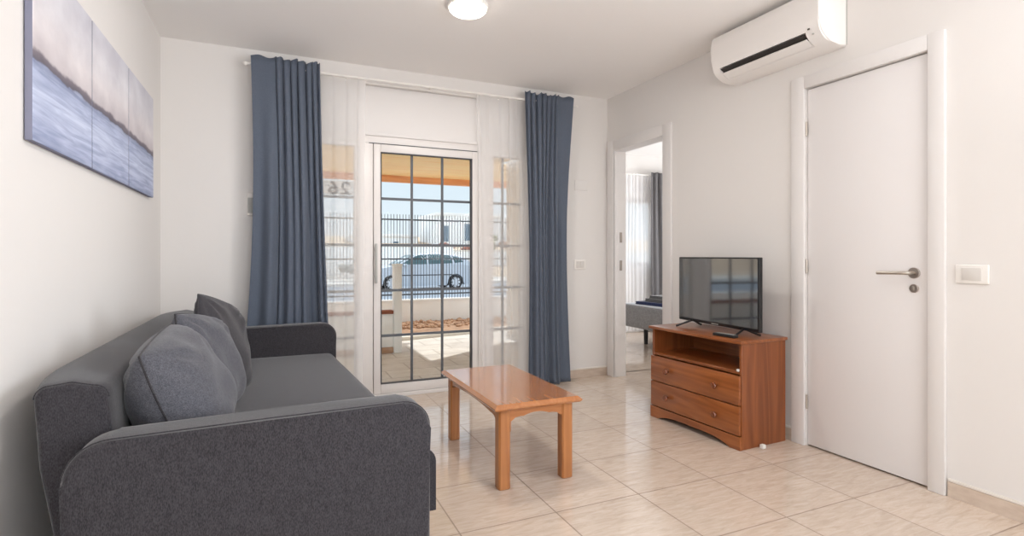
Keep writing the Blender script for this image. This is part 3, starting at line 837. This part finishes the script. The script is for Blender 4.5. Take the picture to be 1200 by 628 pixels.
part(MB().box(-.006, .010, -CW + .018, -CW + .034, .434, .447, .002).build('door_clip', PLAST, CB), 'small white plastic clip')
wg = MB().box(-.013, .013, -.012, .012, 0, .022, .003)
wo = wg.build('leg_wedge', PLAST); wo.location = (2.508, 2.172, 0); wo.rotation_euler = (0, 0, R(6))
tag(wo, 'tiny white plastic block on the floor against the cabinet side', 'wedge')

# ------------------------------------------------------------------ television, remote
TV = thing('television', 'black flat television on the pine cabinet', 'television', (2.530, 2.545, .608), R(-5.0))
TW, TZ0, TZ1 = .362, .036, .462
MB().box(-.006, .022, -TW, TW, TZ0, TZ1, .004, 2).build('cabinet_shell', BLACK, TV)
MB().box(.020, .062, -TW + .08, TW - .08, TZ0 + .03, TZ1 - .14, .012, 3).build('back_housing', BLACK, TV)
part(MB().box(-.0075, -.005, -TW + .009, TW - .009, TZ0 + .020, TZ1 - .009).build('screen', SCREEN, TV), 'glossy dark screen')
part(MB().box(-.0085, -.006, -.03, .03, TZ0 + .006, TZ0 + .012).build('badge', PLASTG, TV), 'small grey badge strip')
for s in (-1, 1):
    m = MB().tube([(-.10, s * .262, .006), (-.085, s * .260, .010), (.0, s * .235, TZ0 + .004), (.012, s * .235, TZ0 + .006), (.085, s * .260, .010), (.10, s * .262, .006)], .0065, 8)
    m.build('foot', BLACK, TV)
rc = thing('remote_control', 'black remote control lying on the cabinet before the television', 'remote control', (2.405, 2.345, .608), R(96))
MB().box(-.075, .075, -.021, .021, .0, .018, .006, 3).build('shell', BLACK, rc)
kb = MB()
for i in range(9):
    for j in range(3): kb.box(-.062 + i * .013, -.054 + i * .013, -.013 + j * .010, -.007 + j * .010, .0175, .0195)
kb.build('buttons', PLASTG, rc)

# ------------------------------------------------------------------ air conditioner (profile in x-z, along y)
AC = thing('air_conditioner', 'white split air conditioner high above the closed door', 'air conditioner', (XR, 0, 0), 0)
AY0, AY1 = 1.872, 2.612
prof = [(0, 2.188), (0, 2.466), (-.195, 2.466), (-.210, 2.460), (-.219, 2.445), (-.222, 2.40), (-.219, 2.32), (-.212, 2.275), (-.200, 2.243)]
notch_in = [(-.168, 2.262), (-.150, 2.232)]
solid_low = [(-.182, 2.224), (-.158, 2.208)]
tail = [(-.125, 2.198), (-.06, 2.190)]
MB().prism(prof[:-1] + [(-.2065, 2.258)] + notch_in + tail, 'Y', AY0 + .085, AY1 - .06).build('body', ACW, AC, angle=35)
for y0, y1 in ((AY0, AY0 + .085), (AY1 - .06, AY1)):
    m = MB().prism(prof + solid_low + tail, 'Y', y0, y1)
    oy = AY0 if y0 == AY0 else AY1
    es = [e for e in m.bm.edges if all(abs(v.co.y - oy) < 1e-6 for v in e.verts) and not all(abs(v.co.x) < 1e-6 for v in e.verts)]
    bmesh.ops.bevel(m.bm, geom=es, offset=.007, segments=3, affect='EDGES')
    m.build('side_cover', ACW, AC, angle=35)
part(MB().prism([(-.2015, 2.252), (-.166, 2.262), (-.151, 2.234), (-.158, 2.228)], 'Y', AY0 + .086, AY1 - .061).build('air_outlet', ACD, AC), 'dark air outlet slot')
lo = MB().prism([(-.190, 2.224), (-.186, 2.229), (-.140, 2.208), (-.140, 2.201)], 'Y', AY0 + .092, AY1 - .066)
lo.build('louver', ACW, AC)
part(MB().box(-.216, -.210, AY0 + .055, AY0 + .067, 2.262, 2.270, .001, 1).build('indicator', ACD, AC), 'tiny dark indicator')
part(MB().box(-.203, -.196, AY0 + .040, AY0 + .050, 2.235, 2.241, .001, 1).build('indicator', PLASTG, AC), 'tiny grey indicator')
part(MB().box(-.004, 0, AY0 - .003, AY1 + .003, 2.195, 2.468).build('mounting_plate', PLASTG, AC), 'grey mounting plate edge')

# ------------------------------------------------------------------ ceiling lamp
CL = thing('ceiling_lamp', 'round white ceiling lamp glowing above the room', 'ceiling lamp', (1.005, 2.865, H))
MB().lathe([(.112, 0), (.116, -.012), (.112, -.022), (.105, -.024)], (0, 0, 0), 'Z', 40).build('rim', PLAST, CL)
part(MB().lathe([(.104, -.022), (.103, -.034), (.092, -.044), (.06, -.050), (.01, -.052)], (0, 0, 0), 'Z', 40).build('diffuser', LAMP, CL), 'glowing opal diffuser')

# ------------------------------------------------------------------ canvases
for k, (y0, y1, lab) in enumerate(((2.006, 2.566, 'blue-grey seascape canvas, nearest the viewer of three'), (2.578, 3.146, 'blue-grey seascape canvas in the middle of three above the sofa'), (3.160, 3.735, 'blue-grey seascape canvas nearest the blue curtain'))):
    c = thing('wall_canvas', lab, 'picture', (XL, (y0 + y1) / 2, 1.42), 0, 'seascape canvases above the sofa')
    w = (y1 - y0) / 2
    cv = MB().box(.003, .0235, -w, w, 0, .578, .0015, 1).build('canvas', SEA, c); part(cv, 'printed sea and sky with a far shore')
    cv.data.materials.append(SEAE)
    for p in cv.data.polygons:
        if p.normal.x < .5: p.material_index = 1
    MB().box(.0, .006, -w + .02, w - .02, .02, .558).build('stretcher', PLASTG, c)

# ------------------------------------------------------------------ bedroom furniture
bd = thing('bed', 'low grey bed seen through the bedroom doorway', 'bed', (4.60, 4.35, 0))
MB().box(-.76, .80, -1.0, 1.02, .235, .50, .03, 4).build('mattress', BEDF, bd)
part(MB().box(-.75, .79, -.99, 1.01, .492, .508, .012, 3).build('top_sheet', BEDT, bd), 'pale sheet on top')
for x in (-.45, .68):
    for y in (-.86, .98 - .03): MB().lathe([(.024, 0), (.028, .24)], (x, y, 0), 'Z', 14).build('leg', BLACK, bd)
def towel(name, label, x, y, z, w, d, h, m, rz):
    t = thing(name, label, 'towel', (x, y, z), rz, 'towels on the bed')
    n = 3
    for k in range(n):
        MB().box(-w / 2 + .004 * (k % 2), w / 2 - .003 * k, -d / 2, d / 2 - .004 * k, h * k / n, h * (k + 1) / n + .001, h / n * .48, 3).build('fold', m, t)
    return t
towel('folded_towel', 'folded navy blue towel, bottom of the pile on the bed', 4.06, 4.93, .509, .30, .50, .034, NAVY, R(5))
towel('folded_towel', 'folded grey towel, middle of the pile on the bed', 4.10, 4.89, .544, .26, .40, .036, TGREY, R(2))
towel('folded_towel', 'smaller folded grey towel, top of the pile on the bed', 4.12, 4.87, .582, .22, .36, .032, TGREY, R(8))
curtain('grey_curtain', 'long dark grey curtain at the bedroom window', 'curtain', GCURT, 6.04, 2.24, .02, (4.82, 5.42), (4.84, 5.44), 6, (.0, .02), .030, .036, 2.20, 5, nu=160, nv=30)
curtain('sheer_curtain', 'white voile over the bedroom window left of the grey curtain', 'voile curtain', SHEER2, 6.12, 2.22, .03, (4.28, 5.3), (4.28, 5.3), 16, (.98, 1.0), .014, .020, 2.18, 8, thick=0, nu=200, nv=24)
t = thing('bedroom_curtain_rod', 'white curtain rod over the bedroom window', 'curtain rod', (0, 6.085, 2.20))
MB().tube([(4.2, 0, 0), (5.5, 0, 0)], .009, 10).build('pole', PLAST, t)
for x in (4.25, 5.46): MB().box(x - .006, x + .006, 0, .115, -.006, .006).build('bracket', PLAST, t)

# ------------------------------------------------------------------ outside
struct('terrace_floor', 'pale paved terrace outside the glass door', 'terrace', MB().box(-2.5, 6.5, 4.12, 8.6, -.22, -.05), TERR, smooth=False)
struct('ground', 'pale dry ground around the houses', 'ground', MB().box(-60, 120, -30, 15.5, -.9, -.40).box(-60, 120, 24.2, 140, -.9, -.36), EARTH, smooth=False)
struct('road', 'grey asphalt street beyond the fence', 'road', MB().box(-60, 120, 15.5, 24.2, -.9, -.27), ROAD, smooth=False)
struct('pavement', 'pale concrete pavement across the street', 'pavement', MB().box(-60, 120, 24.0, 28.5, -.6, -.16), PAVE, smooth=False)

gw = thing('garden_wall', 'low white wall below the railing beyond the terrace', 'wall', (0, 8.70, 0))
MB().box(-3.0, 7.0, -.08, .08, -.5, .345, .006).build('wall_body', RENDER, gw)
MB().box(-3.0, 7.0, -.095, .095, .33, .362, .006).build('coping', RENDER, gw)
fe = thing('railing_fence', 'dark vertical bar fence standing on the low white wall', 'fence', (0, 8.70, 0))
m = MB()
x = -1.2
while x < 5.6:
    m.box(x - .004, x + .004, -.004, .004, .36, 1.745); x += .049
part(m.build('bars', IRON, fe), 'thin dark upright bars')
for z in (.44, 1.02, 1.66): MB().box(-1.2, 5.6, -.012, .012, z - .011, z + .011).build('rail', IRON, fe)
for x in (-1.0, 1.2, 3.4, 5.6): MB().box(x - .022, x + .022, -.022, .022, .34, 1.76).build('fence_post', IRON, fe)

st = MB(); rn = random.Random(3)
for k in range(420):
    x = rn.uniform(1.0, 5.4); y = rn.uniform(7.95, 8.54); r = rn.uniform(.015, .042)
    st.blob((x, y, -.05 + (y - 7.4) * .045 + r * .3), (r * rn.uniform(.8, 1.5), r * rn.uniform(.8, 1.4), r * .8), k, .22, 1)
so = st.build('rubble_bed', STONE, smooth=False)
tag(so, 'bed of rough brown stones along the foot of the low wall', 'rubble', kind='stuff')
sl = MB().prism([(7.42, -.055), (8.60, -.055), (8.60, .004)], 'X', .9, 5.5)
o = sl.build('soil_slope', STONE); tag(o, 'sloping brown soil under the rubble', 'soil', kind='structure')
kb = MB().prism([(1.30, 7.02), (4.4, 7.67), (4.4, 7.79), (1.30, 7.12)], 'Z', -.06, -.005)
tag(kb.build('kerb_edge', KERB), 'pale kerb between terrace paving and rubble', 'kerb')

gp = thing('gate_post', 'square white post at the end of the low terrace parapet', 'post', (1.325, 6.27, -.05))
MB().box(-.048, .048, -.048, .048, 0, 1.01, .004).build('shaft', RENDER, gp)
MB().box(-.054, .054, -.054, .054, 1.005, 1.03, .004).build('cap', RENDER, gp)
pp = thing('terrace_parapet', 'low white parapet with terracotta cap beside the post', 'parapet', (0, 6.27, -.05))
MB().box(-2.2, 1.272, -.045, .045, .07, .455, .003).build('wall_body', RENDER, pp)
part(MB().box(-2.2, 1.272, -.06, .06, .455, .495, .006).build('coping', TERRA, pp), 'terracotta coping')
part(MB().box(-2.2, 1.272, -.055, .055, 0, .072, .01).build('stone_base', STONE, pp), 'rough stone base')

pg = thing('pergola', 'orange pine board canopy over the terrace', 'pergola', (0, 0, 0))
m = MB(); y = 4.37
while y < 7.95:
    m.box(-2.6, 2.70 if y < 6.42 else 3.5, y, y + .135, 2.265, 2.287, .003, 1); y += .142
m.build('roof_boards', PERG, pg)
part(MB().box(-2.6, 3.5, 8.00, 8.08, 2.172, 2.29, .006).build('front_beam', PERGB, pg), 'darker front beam')
MB().box(-2.6, 2.70, 4.33, 4.365, 2.15, 2.29).build('wall_plate', PERGB, pg)
for x in (-2.5,): MB().box(x - .05, x + .05, 8.00, 8.08, -.05, 2.175, .004).build('pergola_post', PERGB, pg)

# parked car (local x: nose at 0 towards -X, y: near side at 0)
CX, CY, CZ = 3.24, 20.15, -.27
KX = 1.16
FW, BW_ = .76 * KX, 3.08 * KX
CR = thing('parked_car', 'silver hatchback parked in the street beyond the fence', 'car', (CX, CY, CZ), R(3))
CR.scale = (.95, .95, .95)
Wd = 1.66
def arc(cx, r, z0, n=10):
    return [(cx + r * math.cos(a), .30 + r * math.sin(a)) for a in [PI - PI * k / n for k in range(n + 1)]]
low = [(.10, .20), (.02, .32), (.0, .52), (.05, .70), (.16, .80)]
hood = [(.42, .90), (.75, .97), (1.02, 1.02)]
belt = [(2.0, 1.02), (3.2, 1.05), (3.74, 1.03), (3.82, .80), (3.85, .55), (3.80, .34), (3.66, .22)]
kx = lambda P: [(x * KX, z) for x, z in P]
outline = kx(low + hood + belt) + [(BW_ + .40, .20)] + arc(BW_, .35, .30)[::-1] + [(BW_ - .40, .18), (FW + .40, .18)] + arc(FW, .35, .30)[::-1] + [(FW - .40, .20)]
# arcs listed right to left
m = MB().prism(outline, 'Y', 0, Wd)
es = [e for e in m.bm.edges if abs(e.verts[0].co.y - e.verts[1].co.y) < 1e-6 and max(v.co.z for v in e.verts) > .45 and min(v.co.x for v in e.verts) >= -1]
es = [e for e in es if not any((v.co - Vector((cx, v.co.y, .30))).length < .36 for v in e.verts for cx in (FW, BW_))]
bmesh.ops.bevel(m.bm, geom=es, offset=.06, segments=3, affect='EDGES')
m.build('body', CAR, CR, angle=35)
roofl = kx([(.96, 1.00), (1.30, 1.25), (1.62, 1.42), (2.05, 1.50), (2.60, 1.50), (3.10, 1.44), (3.42, 1.33), (3.62, 1.18), (3.74, 1.02)])
m = MB(); rings = []
secs = []
for (x, z) in roofl:
    k = max(0, (z - 1.0) / .5)
    ins = .05 + .17 * k
    base = 1.0
    pts = [(.04, base)] + [(.04 + (ins - .04) * q, base + (z - base) * q) for q in (.5, .92)] + [(ins + .10, z + .012), (Wd / 2, z + .03)] + [(Wd - ins - .10, z + .012)] + [(Wd - .04 - (ins - .04) * q, base + (z - base) * q) for q in (.92, .5)] + [(Wd - .04, base)]
    secs.append([m.bm.verts.new((x, y, zz)) for y, zz in pts])
for A, B in zip(secs, secs[1:]):
    for k in range(len(A) - 1): m.bm.faces.new((A[k], A[k + 1], B[k + 1], B[k]))
m.build('cabin', CAR, CR, angle=35)
def side_y(z): return .04 + .18 * max(0, (z - 1.0) / .5) - .012
def pane_pts(pts, name, th=.02):
    pts = kx(pts)
    mm = MB()
    A = [mm.bm.verts.new((x, side_y(z) - .004, z)) for x, z in pts]; B = [mm.bm.verts.new((x, side_y(z) + th, z)) for x, z in pts]
    n = len(pts); mm.bm.faces.new(A); mm.bm.faces.new(B[::-1])
    for k in range(n): mm.bm.faces.new((A[k], A[(k + 1) % n], B[(k + 1) % n], B[k]))
    part(mm.build(name, CARGL, CR), 'greenish tinted side glass')
pane_pts([(1.10, 1.05), (2.02, 1.06), (2.02, 1.45), (1.72, 1.42), (1.42, 1.27)], 'side_window')
pane_pts([(2.08, 1.06), (2.98, 1.09), (2.92, 1.41), (2.55, 1.45), (2.08, 1.455)], 'side_window')
pane_pts([(3.06, 1.10), (3.40, 1.14), (3.22, 1.34), (3.00, 1.39)], 'quarter_window')
ws = MB(); pts = [(1.00, .16, 1.035), (1.00, Wd - .16, 1.035), (1.58, Wd - .26, 1.415), (1.58, .26, 1.415)]
A = [ws.bm.verts.new((x * KX - .02, y, z + .02)) for x, y, z in pts]; B = [ws.bm.verts.new((x * KX + .03, y, z - .02)) for x, y, z in pts]
ws.bm.faces.new(A); ws.bm.faces.new(B[::-1])
for k in range(4): ws.bm.faces.new((A[k], A[(k + 1) % 4], B[(k + 1) % 4], B[k]))
part(ws.build('windscreen', CARGL, CR), 'sloping windscreen')
part(MB().box((.98 + .1) * KX, (2.95) * KX, -.012, .01, .60, .635, .004).build('rubbing_strip', TYRE, CR), 'black strip along the doors')
for cx in (FW, BW_):
    for yy, s in ((.10, -1), (Wd - .10, 1)):
        wl = MB().lathe([(.20, .09), (.275, .09), (.298, .06), (.30, 0), (.298, -.06), (.275, -.09), (.20, -.09)], (cx, yy, .30), 'Y', 28).build('wheel', TYRE, CR)
        star = []
        for k in range(7):
            a = 2 * PI * k / 7
            for da, r in ((-.30, .205), (-.15, .208), (.15, .208), (.30, .205), (.36, .13), (.449, .115), (.54, .13)):
                star.append((cx + r * math.cos(a + da), .30 + r * math.sin(a + da)))
        MB().prism(star, 'Y', yy + s * .085, yy + s * .104).build('hubcap', HUB, wl)
part(MB().box((3.70) * KX, (3.86) * KX, .03, .16, .72, 1.0, .03, 3).build('tail_lamp', REDL, CR), 'red tail lamp')
part(MB().box((3.72) * KX, (3.90) * KX, .02, Wd - .02, .34, .52, .04, 3).build('rear_bumper', CAR, CR), 'rear bumper')
part(MB().box((.02) * KX, (.30) * KX, .015, .12, .62, .76, .03, 3).build('head_lamp', HUB, CR), 'clear head lamp')
part(MB().box((1.13) * KX, (1.27) * KX, -.12, .0, .98, 1.08, .03, 3).build('wing_mirror', CAR, CR), 'near wing mirror')
part(MB().box((2.25) * KX, (2.38) * KX, -.02, .01, .80, .83, .008).build('door_handle', CAR, CR), 'door handle')

# walls and houses across the street
ow = thing('street_wall', 'long white boundary wall across the street', 'wall', (0, 30.0, 0))
MB().box(-10, 9.6, -.1, .1, -.4, 1.55, .01).build('wall_body', RENDER, ow)
MB().box(-10, 9.6, -.14, .14, 1.55, 1.63, .01).build('coping', KERB, ow)
ow = thing('terrace_bank_wall', 'white retaining wall below the hillside houses', 'wall', (0, 36.0, 0))
MB().box(10.4, 40, -.15, .15, -.4, 1.35, .01).build('wall_body', RENDER, ow)
MB().box(10.4, 40, -.2, .2, 1.35, 1.45, .01).build('coping', KERB, ow)
struct('hillside', 'dry slope rising behind the white walls', 'hill', MB().prism([(30.2, -.4), (36.3, .4), (46, 2.0), (60, 3.0), (100, 4.5), (100, -.6), (30.2, -.6)], 'X', -60, 120), EARTH)
def house(label, x, y, z, w, d, h, wins, step=None, roofcol=None):
    t = thing('house', label, 'house', (x, y, z), 0, 'white houses across the street')
    MB().box(0, w, 0, d, -1.5, h, .02).build('wall', RENDER, t)
    MB().box(-.08, w + .08, -.08, d + .08, h, h + .25, .02).build('parapet', RENDER, t)
    if step: MB().box(step[0], step[1], d * .3, d, h, step[2], .02).build('upper_storey', RENDER, t)
    for wx, wz, ww, wh in wins:
        f = MB().box(wx - .08, wx + ww + .08, -.06, .04, wz - .08, wz + wh + .08, .01).build('window', RENDER, t)
        part(MB().box(wx, wx + ww, -.075, 0, wz, wz + wh).build('pane', DARKW, f), 'dark pane')
    return t
house('white house left of the middle glazing bar with arched porch look', 13.2, 46, 1.7, 6.2, 6, 2.9, [(.6, .6, .5, 1.4), (2.6, .7, .55, 1.5), (4.3, .7, .55, 1.5)], (.3, 2.8, 3.1))
house('taller white house at the right of the glass door view', 20.2, 47, 1.9, 7.5, 7, 2.5, [(.8, .8, .4, 1.0), (3.0, .7, .6, 1.0), (5.2, .7, .4, 1.3)], (2.4, 7.2, 3.6))
house('small white house low behind the street wall', 6.4, 48, 1.2, 5.6, 6, 1.5, [(1.0, .5, .45, .6), (3.4, .5, .45, .6)])
def shrub(label, x, y, z, r, h, m, seed, name='shrub'):
    t = thing(name, label, 'shrub', (x, y, z), 0, 'shrubs across the street')
    MB().tube([(0, 0, -.3), (0, 0, h * .6)], .05, 8).build('stem', BARK, t)
    f = MB(); rn = random.Random(seed)
    for k in range(9): f.blob((rn.uniform(-r, r) * .7, rn.uniform(-r, r) * .5, h * .55 + rn.uniform(0, h * .45)), (r * .45, r * .45, h * .22), seed * 31 + k, .3, 2)
    part(f.build('foliage', m, t, smooth=False), 'ragged foliage')
    return t
for i, (x, m, r, h, lab) in enumerate(((12.3, LEAFR, .7, .9, 'rust-brown shrub on the bank, leftmost of the row'), (14.2, LEAFR, .9, .8, 'rust-brown shrub on the bank left of the yellow-green plant'), (15.9, LEAF, .6, 1.5, 'yellow-green plant on the bank among the rusty shrubs'),
                                        (17.5, LEAFR, .7, 1.0, 'rust-brown shrub on the bank right of the yellow-green plant'), (19.5, LEAFR, .8, 1.1, 'wide rust-brown shrub below the taller white house'), (22.0, LEAFR, 1.1, 1.2, 'rust-brown shrub on the bank, rightmost of the row'))):
    shrub(lab, x, 40, 1.0 + .1 * (i > 2), r, h, m, i + 3)
shrub('grey-green bush beside the nose of the parked car', 3.9, 26.5, -.16, .9, 1.0, mat('dusty_leaf', srgb(128, 132, 128), .9, var=.2), 77)

# ------------------------------------------------------------------ light
wd = bpy.data.worlds.new('sky'); SC.world = wd; wd.use_nodes = True
nt = wd.node_tree; nt.nodes.clear()
out = nt.nodes.new('ShaderNodeOutputWorld'); bg = nt.nodes.new('ShaderNodeBackground')
tc = nt.nodes.new('ShaderNodeTexCoord'); sx = nt.nodes.new('ShaderNodeSeparateXYZ'); cr = nt.nodes.new('ShaderNodeValToRGB')
nt.links.new(tc.outputs['Generated'], sx.inputs[0]); nt.links.new(sx.outputs[2], cr.inputs[0])
e = cr.color_ramp.elements
e[0].position = 0.0; e[0].color = (.60, .64, .68, 1); e[1].position = 0.8; e[1].color = (.90, .98, 1.10, 1)
k = e.new(0.16); k.color = (.50, .58, .65, 1)
k = e.new(0.35); k.color = (.84, .91, 1.0, 1)
nt.links.new(cr.outputs[0], bg.inputs[0]); bg.inputs[1].default_value = 1.28
nt.links.new(bg.outputs[0], out.inputs[0])

def light(name, typ, loc, rot, energy, col, **kw):
    l = bpy.data.lights.new(name, typ); l.energy = energy; l.color = col
    for a, v in kw.items(): setattr(l, a, v)
    o = bpy.data.objects.new(name, l); COL.objects.link(o); o.location = loc; o.rotation_euler = rot
    return o
sd = Vector((.80, .52, .95)).normalized()      # towards the sun
so = light('sun', 'SUN', (10, 10, 20), (0, 0, 0), 3.2, (1.0, .95, .88), angle=R(.6))
so.rotation_euler = sd.to_track_quat('Z', 'Y').to_euler()
# fill lamp added at the made-up rear window, tilted up to brighten the ceiling
light('fill_rear_window', 'AREA', ((RW[0] + RW[1]) / 2, YR + .03, (RW[2] + RW[3]) / 2), (R(122), 0, 0), 50, (.95, .98, 1.03), shape='RECTANGLE', size=RW[1] - RW[0] - .1, size_y=RW[3] - RW[2] - .3)
light('fill_bedroom', 'AREA', (6.17, 4.6, 1.4), (0, R(90), 0), 55, (.95, .97, 1.0), shape='RECTANGLE', size=1.4, size_y=1.6)  # added fill lamp at the made-up bedroom side window
light('fill_side', 'AREA', (XR - .03, -.37, 1.55), (0, R(114), 0), 76, (.94, .97, 1.03), shape='RECTANGLE', size=1.2, size_y=2.3)  # added fill lamp at the made-up window beside the viewer
light('lamp_light', 'AREA', (1.005, 2.865, H - .056), (0, 0, 0), 11, (1.0, .95, .90), shape='DISK', size=.21)

# ------------------------------------------------------------------ camera
cam = bpy.data.cameras.new('camera'); co = bpy.data.objects.new('camera', cam); COL.objects.link(co)
fpx = 628.4
cam.sensor_fit = 'HORIZONTAL'; cam.sensor_width = 36.0; cam.lens = fpx * 36.0 / 1200.0
co.location = (0, 0, 1.0827); co.rotation_euler = (R(90), 0, -.4195)
cam.shift_y = (298.94 - 314.0) / 1200.0
cam.clip_start = .05; cam.clip_end = 400
SC.camera = co

vs = SC.view_settings
SC.display_settings.display_device = 'sRGB'
vs.view_transform = 'Standard'; vs.look = 'None'; vs.gamma = 1.0; vs.exposure = 0.28
try: vs.use_curve_mapping = False
except Exception: pass
cy = SC.cycles
cy.use_denoising = True
cy.max_bounces = 12; cy.diffuse_bounces = 7; cy.glossy_bounces = 4; cy.transparent_max_bounces = 16; cy.transmission_bounces = 6
cy.sample_clamp_indirect = 6.0
